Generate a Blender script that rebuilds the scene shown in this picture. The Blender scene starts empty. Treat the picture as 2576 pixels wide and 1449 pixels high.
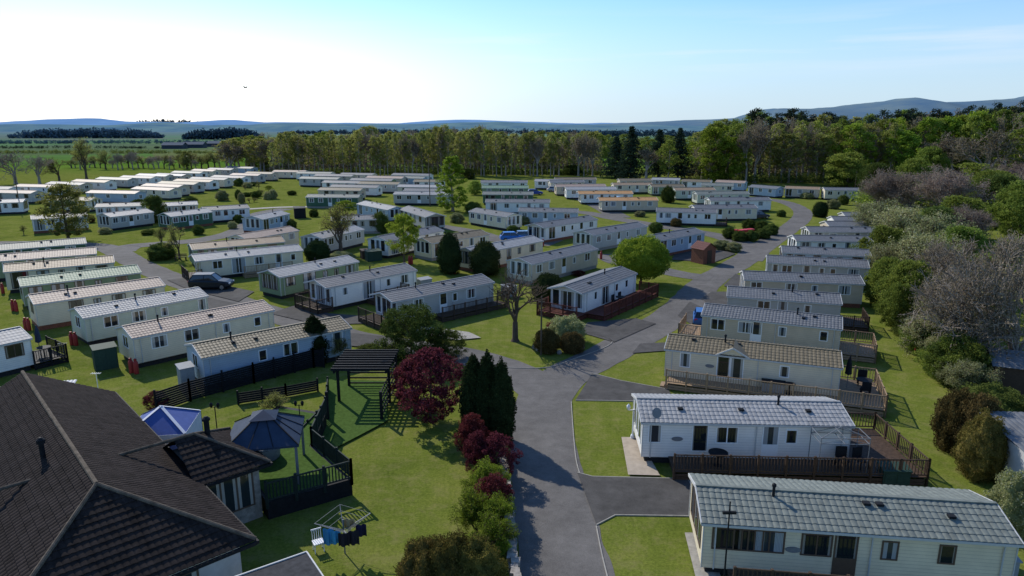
import bpy, math, random
import numpy as np
from mathutils import Vector, Matrix, noise
R=math.radians
H=17.5; TH=R(13.2); F=1717.0
sT,cT=math.sin(TH),math.cos(TH)
SC=bpy.context.scene; COL=SC.collection
random.seed(7)
def G(px,py,h=0.0):
    p=(px-1288)/F; q=(py-724.5)/F
    t=(h-H)/(-sT-q*cT)
    return Vector((p*t,(cT-q*sT)*t,h))
def depth(v): return v.y*cT-(v.z-H)*sT
def hgt(D,py): return H-D*math.tan(TH+math.atan((py-724.5)/F))
V=Vector
# ---------------------------------------------------------------- mesh builder
class MB:
    def __init__(s): s.v=[];s.f=[];s.m=[]
    def add(s,vs,fs,m=0):
        b=len(s.v); s.v+= [tuple(x) for x in vs]
        s.f+=[tuple(b+i for i in f) for f in fs]; s.m+=[m]*len(fs); return s
    def box(s,x0,x1,y0,y1,z0,z1,m=0):
        return s.add([(x0,y0,z0),(x1,y0,z0),(x1,y1,z0),(x0,y1,z0),(x0,y0,z1),(x1,y0,z1),(x1,y1,z1),(x0,y1,z1)],
          [(0,3,2,1),(4,5,6,7),(0,1,5,4),(1,2,6,5),(2,3,7,6),(3,0,4,7)],m)
    def bar(s,a,b,w,h,m=0):
        a=V(a);b=V(b);d=(b-a).normalized()
        up=V((0,0,1)) if abs(d.z)<.95 else V((1,0,0))
        x=d.cross(up).normalized();y=x.cross(d).normalized()
        vs=[]
        for p in (a,b):
            for i,j in ((-1,-1),(1,-1),(1,1),(-1,1)): vs.append(p+x*(w/2*i)+y*(h/2*j))
        return s.add(vs,[(0,1,2,3),(7,6,5,4),(0,4,5,1),(1,5,6,2),(2,6,7,3),(3,7,4,0)],m)
    def tube(s,pts,rad,n=6,m=0,cap=True):
        pts=[V(p) for p in pts]; vs=[]
        for i,p in enumerate(pts):
            d=(pts[min(i+1,len(pts)-1)]-pts[max(i-1,0)]).normalized()
            up=V((0,0,1)) if abs(d.z)<.9 else V((1,0,0))
            x=d.cross(up).normalized();y=x.cross(d)
            r=rad[i] if isinstance(rad,(list,tuple)) else rad
            for k in range(n):
                a=2*math.pi*k/n; vs.append(p+x*(r*math.cos(a))+y*(r*math.sin(a)))
        fs=[]
        for i in range(len(pts)-1):
            for k in range(n):
                fs.append((i*n+k,i*n+(k+1)%n,(i+1)*n+(k+1)%n,(i+1)*n+k))
        if cap: fs.append(tuple(range(n))[::-1]); fs.append(tuple((len(pts)-1)*n+k for k in range(n)))
        return s.add(vs,fs,m)
    def lathe(s,prof,c=(0,0,0),n=12,m=0):
        vs=[];fs=[]
        for r,z in prof:
            for k in range(n):
                a=2*math.pi*k/n; vs.append((c[0]+r*math.cos(a),c[1]+r*math.sin(a),c[2]+z))
        for i in range(len(prof)-1):
            for k in range(n): fs.append((i*n+k,i*n+(k+1)%n,(i+1)*n+(k+1)%n,(i+1)*n+k))
        fs.append(tuple(range(n))[::-1]); fs.append(tuple((len(prof)-1)*n+k for k in range(n)))
        return s.add(vs,fs,m)
    def tiles(s,e0,e1,r0,r1,rows,pitch,amp,step,m=0):
        e0,e1,r0,r1=V(e0),V(e1),V(r0),V(r1)
        E=(e1-e0).normalized(); N=E.cross((r0+r1)/2-(e0+e1)/2).normalized()
        if N.z<0:N=-N
        sm=(e1-e0).length; ns=max(1,round(sm/pitch))*4
        prof=[0,.75,1,.75]
        def L(t): return (e0.lerp(r0,t)-e0).dot(E)
        def Rr(t): return (e1.lerp(r1,t)-e0).dot(E)
        def P(t,x,o): return e0.lerp(r0,t)+E*(x-L(t))+N*o
        for i in range(rows):
            t0=i/rows;t1=(i+1)/rows;l0,l1,q0,q1=L(t0),L(t1),Rr(t0),Rr(t1)
            vs=[];fs=[]
            for k in range(ns+1):
                x=sm*k/ns; w=amp*prof[k%4]
                a=min(max(x,l0),q0);b=min(max(x,l1),q1)
                vs+= [P(t0,a,w-.012),P(t0,a,w+step),P(t1,b,w)]
            for k in range(ns):
                b=3*k;a0=(vs[b]-vs[b+3]).length;a1=(vs[b+2]-vs[b+5]).length
                if a0<1e-5 and a1<1e-5: continue
                fs.append((b+1,b+4,b+5,b+2))
                if a0>1e-5: fs.append((b,b+3,b+4,b+1))
            s.add(vs,fs,m)
        return s
    def mesh(s,name,mats,smooth=False):
        me=bpy.data.meshes.new(name); me.from_pydata(s.v,[],s.f)
        if not isinstance(mats,(list,tuple)): mats=[mats]
        for m in mats: me.materials.append(m)
        if len(mats)>1: me.polygons.foreach_set('material_index',s.m)
        if smooth: me.polygons.foreach_set('use_smooth',[True]*len(s.f))
        me.update(); return me
    def build(s,name,mats,parent=None,smooth=False,loc=None,rz=0):
        return put(name,s.mesh(name,mats,smooth),parent,loc,rz)
def put(name,me,parent=None,loc=None,rz=0):
    o=bpy.data.objects.new(name,me); COL.objects.link(o)
    if parent: o.parent=parent
    if loc is not None:o.location=loc
    if rz:o.rotation_euler=(0,0,rz)
    return o
def tag(o,label,cat,group=None,kind=None):
    o['label']=label;o['category']=cat
    if group:o['group']=group
    if kind:o['kind']=kind
    return o
def thing(name,label,cat,loc=(0,0,0),rz=0,group=None):
    o=bpy.data.objects.new(name,None);COL.objects.link(o);o.location=loc;o.rotation_euler=(0,0,rz)
    o.empty_display_size=.2
    return tag(o,label,cat,group)
# ---------------------------------------------------------------- materials
def mat(name,col,rough=.7,var=.15,scale=6,bump=0,spec=.3,metal=0,clad=0,col2=None,stretch=None):
    m=bpy.data.materials.new(name);m.use_nodes=True;nt=m.node_tree;n=nt.nodes;l=nt.links
    b=n['Principled BSDF'];b.inputs['Roughness'].default_value=rough;b.inputs['Metallic'].default_value=metal
    b.inputs['Specular IOR Level'].default_value=spec
    tc=n.new('ShaderNodeTexCoord');mp=n.new('ShaderNodeMapping');l.new(tc.outputs['Object'],mp.inputs[0])
    if stretch: mp.inputs['Scale'].default_value=stretch
    nz=n.new('ShaderNodeTexNoise');nz.inputs['Scale'].default_value=scale;nz.inputs['Detail'].default_value=6
    nz.inputs['Roughness'].default_value=.65
    l.new(mp.outputs[0],nz.inputs['Vector'])
    cr=n.new('ShaderNodeValToRGB');l.new(nz.outputs['Fac'],cr.inputs[0])
    c2=col2 or tuple(min(1,c*(1+var)) for c in col);c1=tuple(c*(1-var) for c in col) if not col2 else col
    cr.color_ramp.elements[0].position=.32;cr.color_ramp.elements[1].position=.68
    cr.color_ramp.elements[0].color=(*c1,1);cr.color_ramp.elements[1].color=(*c2,1)
    out=cr.outputs[0]; hsrc=nz.outputs['Fac']
    if clad:
        sx=n.new('ShaderNodeSeparateXYZ');l.new(tc.outputs['Object'],sx.inputs[0])
        mm=n.new('ShaderNodeMath');mm.operation='MULTIPLY';mm.inputs[1].default_value=1/clad;l.new(sx.outputs['Z'],mm.inputs[0])
        fr=n.new('ShaderNodeMath');fr.operation='FRACT';l.new(mm.outputs[0],fr.inputs[0])
        c=n.new('ShaderNodeValToRGB');l.new(fr.outputs[0],c.inputs[0])
        c.color_ramp.elements[0].color=(.62,.62,.64,1);c.color_ramp.elements[1].position=.16;c.color_ramp.elements[1].color=(1,1,1,1)
        mx=n.new('ShaderNodeMix');mx.data_type='RGBA';mx.blend_type='MULTIPLY';mx.inputs[0].default_value=1
        l.new(out,mx.inputs[6]);l.new(c.outputs[0],mx.inputs[7]);out=mx.outputs[2];hsrc=fr.outputs[0]
    l.new(out,b.inputs['Base Color'])
    if bump:
        bp=n.new('ShaderNodeBump');bp.inputs['Strength'].default_value=bump;bp.inputs['Distance'].default_value=.03
        l.new(hsrc,bp.inputs['Height']);l.new(bp.outputs[0],b.inputs['Normal'])
    return m
def leafmat(name,c1,c2,c3=None,tr=.45):
    m=bpy.data.materials.new(name);m.use_nodes=True;nt=m.node_tree;n=nt.nodes;l=nt.links
    n.remove(n['Principled BSDF']);out=n['Material Output']
    g=n.new('ShaderNodeNewGeometry');cr=n.new('ShaderNodeValToRGB');l.new(g.outputs['Random Per Island'],cr.inputs[0])
    cr.color_ramp.elements[0].color=(*c1,1);cr.color_ramp.elements[1].color=(*c2,1)
    if c3: e=cr.color_ramp.elements.new(.9);e.color=(*c2,1);cr.color_ramp.elements[-1].color=(*c3,1)
    oi=n.new('ShaderNodeObjectInfo');hs=n.new('ShaderNodeHueSaturation');l.new(cr.outputs[0],hs.inputs['Color'])
    mr=n.new('ShaderNodeMapRange');mr.inputs[3].default_value=.75;mr.inputs[4].default_value=1.35;l.new(oi.outputs['Random'],mr.inputs[0]);l.new(mr.outputs[0],hs.inputs['Value'])
    mr2=n.new('ShaderNodeMapRange');mr2.inputs[3].default_value=.488;mr2.inputs[4].default_value=.515
    ms=n.new('ShaderNodeMath');ms.operation='FRACT';mu=n.new('ShaderNodeMath');mu.operation='MULTIPLY';mu.inputs[1].default_value=7.3
    l.new(oi.outputs['Random'],mu.inputs[0]);l.new(mu.outputs[0],ms.inputs[0]);l.new(ms.outputs[0],mr2.inputs[0]);l.new(mr2.outputs[0],hs.inputs['Hue'])
    d=n.new('ShaderNodeBsdfDiffuse');t=n.new('ShaderNodeBsdfTranslucent');mx=n.new('ShaderNodeMixShader');mx.inputs[0].default_value=tr
    l.new(hs.outputs[0],d.inputs[0]);l.new(hs.outputs[0],t.inputs[0]);l.new(d.outputs[0],mx.inputs[1]);l.new(t.outputs[0],mx.inputs[2])
    l.new(mx.outputs[0],out.inputs[0]);return m
def glassmat(name,dark,curtain,amt):
    m=bpy.data.materials.new(name);m.use_nodes=True;nt=m.node_tree;n=nt.nodes;l=nt.links;b=n['Principled BSDF']
    b.inputs['Roughness'].default_value=.06;b.inputs['Specular IOR Level'].default_value=.6
    tc=n.new('ShaderNodeTexCoord');sx=n.new('ShaderNodeSeparateXYZ');l.new(tc.outputs['Generated'],sx.inputs[0])
    a=n.new('ShaderNodeMath');a.operation='SUBTRACT';a.inputs[1].default_value=.5;l.new(sx.outputs['X'],a.inputs[0])
    ab=n.new('ShaderNodeMath');ab.operation='ABSOLUTE';l.new(a.outputs[0],ab.inputs[0])
    gt=n.new('ShaderNodeMath');gt.operation='GREATER_THAN';gt.inputs[1].default_value=amt;l.new(ab.outputs[0],gt.inputs[0])
    w=n.new('ShaderNodeTexWave');w.inputs['Scale'].default_value=6;w.inputs['Distortion'].default_value=2;l.new(tc.outputs['Generated'],w.inputs[0])
    cm=n.new('ShaderNodeMix');cm.data_type='RGBA';l.new(w.outputs[0],cm.inputs[0]);cm.inputs[6].default_value=(*[c*.6 for c in curtain],1);cm.inputs[7].default_value=(*curtain,1)
    mx=n.new('ShaderNodeMix');mx.data_type='RGBA';l.new(gt.outputs[0],mx.inputs[0]);mx.inputs[6].default_value=(*dark,1);l.new(cm.outputs[2],mx.inputs[7])
    l.new(mx.outputs[2],b.inputs['Base Color']);return m
WALL={'cream':mat('wall_cream',(.72,.63,.46),.6,.07,1.5,.5,.2,clad=.15),'white':mat('wall_white',(.80,.78,.73),.6,.05,1.5,.5,.2,clad=.15),
 'beige':mat('wall_beige',(.56,.47,.35),.6,.08,1.5,.5,.2,clad=.15),'green':mat('wall_green',(.21,.28,.16),.6,.08,1.5,.5,.2,clad=.15),
 'dgreen':mat('wall_dark_green',(.06,.13,.08),.6,.08,1.5,.5,.2,clad=.15),'grey':mat('wall_grey',(.47,.45,.41),.6,.06,1.5,.5,.2,clad=.15),
 'blue':mat('wall_blue_grey',(.38,.46,.53),.6,.06,1.5,.5,.2,clad=.15),'pgreen':mat('wall_pale_green',(.54,.57,.45),.6,.06,1.5,.5,.2,clad=.15)}
def rfm(n,c,v=.22): return mat('roof_'+n,c,.6,v,3,0,.2)
ROOF={'slate':rfm('slate',(.14,.145,.15)),'pale':rfm('pale',(.28,.28,.275)),'tan':rfm('tan',(.26,.185,.115)),'gg':rfm('grey_green',(.165,.18,.155)),
 'brown':rfm('olive_brown',(.16,.13,.08)),'orange':rfm('orange',(.46,.25,.10)),'green':rfm('green',(.14,.22,.14)),'pink':rfm('pinkish',(.31,.23,.18))}
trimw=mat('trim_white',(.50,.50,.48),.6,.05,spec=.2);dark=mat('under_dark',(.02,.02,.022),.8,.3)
brick=mat('skirt_brick',(.20,.075,.045),.8,.3,8,.3,clad=.09);skgrey=mat('skirt_stone',(.26,.24,.21),.8,.2,8,.3)
PANE=[glassmat('pane_a',(.02,.028,.035),(.45,.44,.40),.3),glassmat('pane_b',(.03,.04,.05),(.35,.38,.40),.18),glassmat('pane_c',(.012,.016,.02),(.3,.28,.25),.42)]
framew=mat('frame_white',(.8,.8,.78),.4,.03);frameb=mat('frame_brown',(.10,.065,.045),.5,.1)
wooddk=mat('deck_dark_wood',(.07,.045,.03),.7,.35,5,.2,.2,stretch=(1,1,6));woodlt=mat('deck_light_wood',(.30,.21,.13),.7,.3,5,.2,.2,stretch=(1,1,6))
woodred=mat('deck_red_wood',(.11,.033,.022),.7,.3,5,.2,.2);blackp=mat('black_paint',(.015,.016,.018),.7,.3,spec=.12)
greym=mat('grey_metal',(.18,.19,.20),.6,.1,metal=.2,spec=.2);whitep=mat('white_plastic',(.8,.8,.8),.35,.03)
redm=mat('gas_red',(.30,.03,.025),.55,.15);concrete=mat('concrete',(.32,.30,.26),.85,.2,4,.3,.1)
bark=mat('bark',(.10,.075,.055),.9,.35,5,.5,.1,stretch=(3,3,.6));barkpale=mat('bark_pale',(.28,.235,.19),.9,.35,5,.5,.1,stretch=(3,3,.6))
def roadmat(name,c,v):
    m=mat(name,c,.9,v,1.2,.35,.08);nt=m.node_tree
    n=nt.nodes;l=nt.links;b=n['Principled BSDF'];src=b.inputs['Base Color'].links[0].from_socket
    tc=n.new('ShaderNodeTexCoord');z=n.new('ShaderNodeTexNoise');z.inputs['Scale'].default_value=40;z.inputs['Detail'].default_value=2;l.new(tc.outputs['Object'],z.inputs['Vector'])
    z2=n.new('ShaderNodeTexNoise');z2.inputs['Scale'].default_value=.22;z2.inputs['Detail'].default_value=7;z2.inputs['Roughness'].default_value=.75;l.new(tc.outputs['Object'],z2.inputs['Vector'])
    ad=n.new('ShaderNodeMath');ad.operation='ADD';l.new(z.outputs[0],ad.inputs[0]);l.new(z2.outputs[0],ad.inputs[1])
    cr=n.new('ShaderNodeMapRange');cr.inputs[1].default_value=.65;cr.inputs[2].default_value=1.35;cr.inputs[3].default_value=.6;cr.inputs[4].default_value=1.4;l.new(ad.outputs[0],cr.inputs[0])
    mx=n.new('ShaderNodeMix');mx.data_type='RGBA';mx.blend_type='MULTIPLY';mx.inputs[0].default_value=1
    l.new(src,mx.inputs[6]);l.new(cr.outputs[0],mx.inputs[7]);l.new(mx.outputs[2],b.inputs['Base Color']);return m
tarmac=roadmat('road_tarmac',(.13,.122,.113),.14);paddk=roadmat('pad_tarmac',(.078,.074,.069),.2)
def groundmat():
    m=bpy.data.materials.new('ground_grass');m.use_nodes=True;nt=m.node_tree;n=nt.nodes;l=nt.links;b=n['Principled BSDF']
    b.inputs['Roughness'].default_value=1;b.inputs['Specular IOR Level'].default_value=0
    tc=n.new('ShaderNodeTexCoord')
    def nz(s,d=5,r=.6):
        z=n.new('ShaderNodeTexNoise');z.inputs['Scale'].default_value=s;z.inputs['Detail'].default_value=d;z.inputs['Roughness'].default_value=r;l.new(tc.outputs['Object'],z.inputs['Vector']);return z.outputs[0]
    def ramp(src,*st):
        c=n.new('ShaderNodeValToRGB');l.new(src,c.inputs[0]);e=c.color_ramp.elements
        e[0].position=st[0][0];e[0].color=(*st[0][1],1);e[1].position=st[-1][0];e[1].color=(*st[-1][1],1)
        for p,cc in st[1:-1]:
            x=e.new(p);x.color=(*cc,1)
        return c.outputs[0]
    def mix(f,a,bb,mode='MIX'):
        x=n.new('ShaderNodeMix');x.data_type='RGBA';x.blend_type=mode
        if isinstance(f,(int,float)):x.inputs[0].default_value=f
        else:l.new(f,x.inputs[0])
        for s,i in ((a,6),(bb,7)):
            if isinstance(s,tuple):x.inputs[i].default_value=(*s,1)
            else:l.new(s,x.inputs[i])
        return x.outputs[2]
    lawn=ramp(nz(.22,9,.75),(.3,(.085,.115,.020)),(.5,(.135,.165,.030)),(.7,(.185,.20,.045)))
    fine=ramp(nz(7,6,.8),(.3,(.5,.53,.48)),(.72,(1.4,1.36,1.3)))
    lawn=mix(1,lawn,fine,'MULTIPLY')
    dry=ramp(nz(.9,8,.78),(.48,(0,0,0)),(.68,(.6,.6,.6)))
    lawn=mix(dry,lawn,(.24,.21,.085))
    vo=n.new('ShaderNodeTexVoronoi');vo.inputs['Scale'].default_value=.0052;mp=n.new('ShaderNodeMapping');mp.inputs['Scale'].default_value=(1,.5,1);mp.inputs['Rotation'].default_value=(0,0,.4)
    l.new(tc.outputs['Object'],mp.inputs[0]);l.new(mp.outputs[0],vo.inputs['Vector'])
    sp=n.new('ShaderNodeSeparateColor');l.new(vo.outputs['Color'],sp.inputs[0])
    field=ramp(sp.outputs[0],(.0,(.07,.14,.02)),(.35,(.09,.165,.025)),(.6,(.12,.14,.04)),(.8,(.07,.11,.025)),(1.,(.16,.15,.07)))
    field=mix(1,field,ramp(nz(.03,6,.7),(.3,(.75,.78,.7)),(.7,(1.2,1.2,1.1))),'MULTIPLY')
    sx=n.new('ShaderNodeSeparateXYZ');l.new(tc.outputs['Object'],sx.inputs[0])
    mr=n.new('ShaderNodeMapRange');mr.inputs[1].default_value=260;mr.inputs[2].default_value=340;l.new(sx.outputs['Y'],mr.inputs[0])
    c=mix(mr.outputs[0],lawn,field)
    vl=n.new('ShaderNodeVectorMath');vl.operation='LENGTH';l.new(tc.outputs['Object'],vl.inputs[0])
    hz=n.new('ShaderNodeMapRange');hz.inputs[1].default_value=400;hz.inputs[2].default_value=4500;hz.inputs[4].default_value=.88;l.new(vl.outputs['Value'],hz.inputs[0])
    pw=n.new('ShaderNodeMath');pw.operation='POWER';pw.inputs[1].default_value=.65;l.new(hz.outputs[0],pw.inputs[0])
    c=mix(pw.outputs[0],c,(.125,.195,.26))  # distance haze painted into the ground colour, bluer further out
    l.new(c,b.inputs['Base Color'])
    bp=n.new('ShaderNodeBump');bp.inputs['Strength'].default_value=.5;bp.inputs['Distance'].default_value=.06;l.new(nz(16,5,.8),bp.inputs['Height']);l.new(bp.outputs[0],b.inputs['Normal'])
    return m
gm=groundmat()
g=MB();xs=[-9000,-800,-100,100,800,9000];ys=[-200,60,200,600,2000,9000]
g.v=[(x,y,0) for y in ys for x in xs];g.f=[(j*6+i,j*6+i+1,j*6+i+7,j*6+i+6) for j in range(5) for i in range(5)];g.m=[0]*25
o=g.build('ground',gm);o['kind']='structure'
# ---------------------------------------------------------------- roads
zc=[.012]
def nextz(): zc[0]+=.004; return zc[0]
def smooth(pts,n=8):
    out=[]
    P=[pts[0]]+pts+[pts[-1]]
    for i in range(1,len(P)-2):
        for k in range(n):
            t=k/n;a,b,c,d=P[i-1],P[i],P[i+1],P[i+2]
            out.append(.5*((2*b)+(c-a)*t+(2*a-5*b+4*c-d)*t*t+(3*b-a-3*c+d)*t**3))
    out.append(pts[-1]);return out
def ribbon(name,pix,w,m):
    pts=smooth([G(*p) for p in pix]);z=nextz();mb=MB();vs=[]
    for i,p in enumerate(pts):
        d=(pts[min(i+1,len(pts)-1)]-pts[max(i-1,0)]).normalized();nn=V((-d.y,d.x,0))
        ww=w/2+.14*noise.noise(p*.6);w2=w/2+.14*noise.noise(p*.6+V((9,9,9)))
        vs+=[V((p.x,p.y,z))+nn*ww,V((p.x,p.y,z))-nn*w2]
    n=len(pts);mb.add(vs,[(2*i,2*i+1,2*i+3,2*i+2) for i in range(n-1)])
    o=mb.build(name,m);o['kind']='structure';return o
def poly(name,pix,m,kerb=None):
    z=nextz();pts=[G(*p) for p in pix];mb=MB();mb.add([(p.x,p.y,z) for p in pts],[tuple(range(len(pts)))])
    o=mb.build(name,m);o['kind']='structure'
    if kerb:
        k=MB()
        for a,b in kerb:
            A=pts[a];B=pts[b];k.bar((A.x,A.y,.02),(B.x,B.y,.02),.05,.075)
        ko=k.build('kerb',concrete);ko['kind']='structure'
ribbon('road',[(1450,1560),(1428,1449),(1402,1330),(1378,1200),(1364,1080),(1372,1000),(1430,940),(1530,888),(1640,828),(1715,772),(1785,705),(1870,655),(1945,602),(2010,556),(2018,532),(1990,514),(1945,503),(1880,499)],3.7,tarmac)
ribbon('road',[(1365,985),(1300,938),(1180,898),(1050,875),(930,858),(830,835),(720,800),(600,762),(490,722),(400,688),(330,655),(290,632),(240,618),(100,612),(-60,612)],3.5,tarmac)
ribbon('road',[(300,634),(330,620),(420,612),(510,603),(590,585),(635,560),(655,538),(720,525)],4.2,tarmac)
ribbon('road',[(1880,655),(1900,625),(1860,610),(1790,590),(1680,572),(1560,552),(1470,535),(1380,530)],4,tarmac)
ribbon('road',[(1790,700),(1720,692),(1640,675),(1560,660),(1520,640)],3.4,tarmac)
ribbon('road',[(1120,610),(1220,600),(1320,606),(1400,612)],6,tarmac)
ribbon('road',[(1390,478),(1430,488),(1500,515),(1560,548)],4.5,tarmac)
ribbon('road',[(870,540),(980,550),(1170,580),(1240,598)],3.5,tarmac)
ribbon('path',[(600,528),(700,522),(800,520)],2.5,concrete)
poly('driveway',[(1448,1008),(1490,940),(1560,958),(1680,980),(1700,1012),(1600,1010)],paddk,[(0,5),(1,2),(2,3)])
poly('driveway',[(1452,1190),(1490,1200),(1735,1206),(1770,1300),(1620,1298),(1548,1297),(1500,1322)],paddk,[(0,1),(1,2),(3,4),(4,5),(5,6)])
poly('driveway',[(1455,836),(1545,862),(1650,815),(1600,802),(1480,812)],paddk,[(0,4)])
poly('driveway',[(1705,795),(1765,835),(1780,780),(1735,760)],paddk)
poly('driveway',[(1700,862),(1610,866),(1590,890),(1700,882)],paddk)
poly('driveway',[(1765,752),(1790,775),(1840,770),(1830,735),(1790,735)],paddk)
poly('driveway',[(680,790),(740,770),(830,790),(960,800),(940,815),(800,818)],paddk)
poly('driveway',[(420,705),(480,700),(640,735),(600,760),(470,728)],paddk)
poly('driveway',[(870,838),(880,872),(1000,880),(985,850)],paddk)
poly('driveway',[(1700,635),(1690,655),(1800,660),(1850,640),(1800,625)],paddk)
poly('driveway',[(520,750),(470,770),(500,780),(640,775)],paddk)
poly('driveway',[(1820,720),(1850,690),(1875,700),(1870,740)],paddk)
poly('patio',[(1563,1103),(1605,1104),(1660,1200),(1580,1198)],mat('patio_stone',(.38,.32,.25),.85,.15,3,.3,.1))
poly('patio',[(1060,822),(1180,838),(1210,852),(1150,858),(1040,840)],concrete)
poly('patio',[(1722,1345),(1770,1345),(1830,1500),(1760,1500)],concrete)
for a in ([(1437,1012),(1440,1060),(1448,1150),(1458,1192)],[(1500,1325),(1515,1400),(1540,1500)],[(1250,925),(1370,926),(1440,905),(1540,862),(1470,835)],[(1730,1205),(1790,1330)]):
    pts=smooth([G(*p) for p in a]);k=MB()
    for i in range(len(pts)-1): k.bar(pts[i]+V((0,0,.02)),pts[i+1]+V((0,0,.02)),.05,.08)
    k.build('kerb',concrete)['kind']='structure'
# ---------------------------------------------------------------- windows
WT={'w':(1.05,.85,1.35),'t':(.6,.95,1.3),'s':(.5,.7,1.4),'b':(1.5,1.0,1.25),'d':(.75,1.75,.55),'p':(1.5,1.75,.55),'g':(.75,1.45,.85)}
_wm={}
def wmesh(ty,fr):
    k=(ty,fr.name)
    if k in _wm:return _wm[k]
    w,h,z=WT[ty];mb=MB();t=.06
    mb.box(-w/2-t,w/2+t,-.035,0,-t,.0);mb.box(-w/2-t,w/2+t,-.035,0,h,h+t);mb.box(-w/2-t,-w/2,-.035,0,0,h);mb.box(w/2,w/2+t,-.035,0,0,h)
    if ty in('w','b','p'): mb.box(-.03,.03,-.034,0,0,h)
    if ty in ('d',): mb.box(-w/2,w/2,-.03,0,.0,h*.42)
    f=mb.mesh('window_frame',fr)
    ps=[]
    for pm in PANE:
        q=MB();z0=h*.42 if ty=='d' else 0
        q.add([(-w/2,-.012,z0),(w/2,-.012,z0),(w/2,-.012,h),(-w/2,-.012,h)],[(0,1,2,3)]);ps.append(q.mesh('pane',pm))
    _wm[k]=(f,ps);return _wm[k]
def window(par,ty,x,y,rz,fr,rng,z=None):
    f,ps=wmesh(ty,fr);o=put('door' if ty in('d','p') else 'window',f,par,(x,y,WT[ty][2] if z is None else z),rz)
    put('pane',rng.choice(ps),o);return o
DEFS=[[(.1,'w'),(.28,'w'),(.46,'d'),(.62,'s'),(.83,'w')],[(.12,'p'),(.33,'w'),(.5,'s'),(.68,'d'),(.88,'w')],[(.08,'t'),(.2,'w'),(.4,'d'),(.55,'s'),(.66,'s'),(.86,'w')]]
DEF0=[[(.15,'w'),(.4,'s'),(.6,'d'),(.85,'w')],[(.12,'p'),(.45,'w'),(.8,'w')],[(.2,'w'),(.35,'d'),(.7,'s'),(.9,'w')]]
ALLC=[]
def caravan(A,B,wall,roof,label,lod=1,wins=None,le='t',re='t',W=3.7,eave=2.45,sk=None,fr=None,dorm=None,maxL=13.2,head=None,over=.12,vents=2,group=None):
    rng=random.Random(int(A[0]*7+A[1]*13));fr=fr or (framew if rng.random()<.75 else frameb)
    if lod==0: eave*=rng.uniform(.96,1.03)
    a=G(A[0],A[1],eave)
    if head is None: b=G(B[0],B[1],eave); d=b-a
    else:
        hd=R(head+rng.uniform(-3,3)*(lod==0))
        d=V((math.cos(hd),math.sin(hd),0));pb=(B[0]-1288)/F
        den=d.x-pb*d.y*cT; s=(pb*depth(a)-a.x)/den; d=d*max(8,min(maxL,s))
    L=min(max(d.length,7.5),maxL);ang=math.atan2(d.y,d.x);u=V((math.cos(ang),math.sin(ang),0));n=V((-u.y,u.x,0))
    if n.y<0:n=-n
    c=a+u*(L/2)+n*(W/2);c.z=0
    root=thing('static_caravan',label,'caravan',c,ang,group)
    hx=L/2;hy=W/2;z0=.42;rise=hy*.27;zr=eave+rise
    mb=MB();vs=[];
    for x in(-hx,hx): vs+=[(x,-hy,z0),(x,hy,z0),(x,hy,eave),(x,0,zr),(x,-hy,eave)]
    mb.add(vs,[(0,1,2,3,4),(9,8,7,6,5),(0,4,9,5),(1,6,7,2),(0,5,6,1)]);mb.build('wall',WALL[wall],root)
    ov=over;ey=hy+.13;ze=zr-ey*.27+.03;zt=zr+.03;mb=MB()
    rows,pitch={2:(6,.25),1:(5,.27),0:(1,.45)}[lod];amp,st={2:(.024,.020),1:(.016,.011),0:(.014,0)}[lod]
    xl=-hx-ov-(.5 if le=='g' else 0);xr=hx+ov+(.5 if re=='g' else 0)
    mb.tiles((xl,-ey,ze),(xr,-ey,ze),(xl,0,zt),(xr,0,zt),rows,pitch,amp,st)
    mb.tiles((xl,ey,ze),(xr,ey,ze),(xl,0,zt),(xr,0,zt),rows,pitch,amp,st)
    mb.bar((xl,0,zt+.03),(xr,0,zt+.03),.16,.05)
    rf=mb.build('roof',ROOF[roof],root)
    tm=MB()
    for s in(-1,1):
        tm.bar((xl,s*ey,ze-.06),(xr,s*ey,ze-.06),.05,.1)
        for x in(xl-.01,xr+.01): tm.bar((x,s*(ey-.02),ze-.03),(x,0,zt-.03),.04,.13)
    if lod:
        for x in(-hx-.012,hx+.012):
            for s in(-1,1): tm.box(x-.02,x+.02,s*hy-.03,s*hy+.03,z0,eave)
    tm.build('fascia',trimw,root)
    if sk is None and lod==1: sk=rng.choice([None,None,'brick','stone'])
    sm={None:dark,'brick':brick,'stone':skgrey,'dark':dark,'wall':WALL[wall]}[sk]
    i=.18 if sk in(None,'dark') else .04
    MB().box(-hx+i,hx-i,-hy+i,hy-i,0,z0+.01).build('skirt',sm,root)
    if dorm is not None:
        x=-hx+dorm*L;dm=MB();w=.95
        dm.tiles((x-w-.15,-ey-.12,ze+.02),(x,-ey-.12,ze+.62),(x-w-.15,-ey+.2,ze+.02),(x,0,zt+.12),1,.6,.0,.02)
        dm.tiles((x,-ey-.12,ze+.62),(x+w+.15,-ey-.12,ze+.02),(x,0,zt+.12),(x+w+.15,-ey+.2,ze+.02),1,.6,.0,.02)
        dm.build('dormer_roof',ROOF[roof],root)
        MB().add([(x-w,-hy-.04,eave-.1),(x+w,-hy-.04,eave-.1),(x,-hy-.04,eave+.5)],[(0,1,2)]).build('dormer_gable',WALL[wall],root)
        tb=MB();tb.bar((x-w-.15,-ey-.14,ze),(x,-ey-.14,ze+.6),.04,.1);tb.bar((x+w+.15,-ey-.14,ze),(x,-ey-.14,ze+.6),.04,.1);tb.build('dormer_trim',trimw,root)
    for fq,ty in (wins if wins is not None else rng.choice(DEFS if lod else DEF0)):
        window(root,ty,-hx+fq*L,-hy,0,fr,rng)
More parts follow.
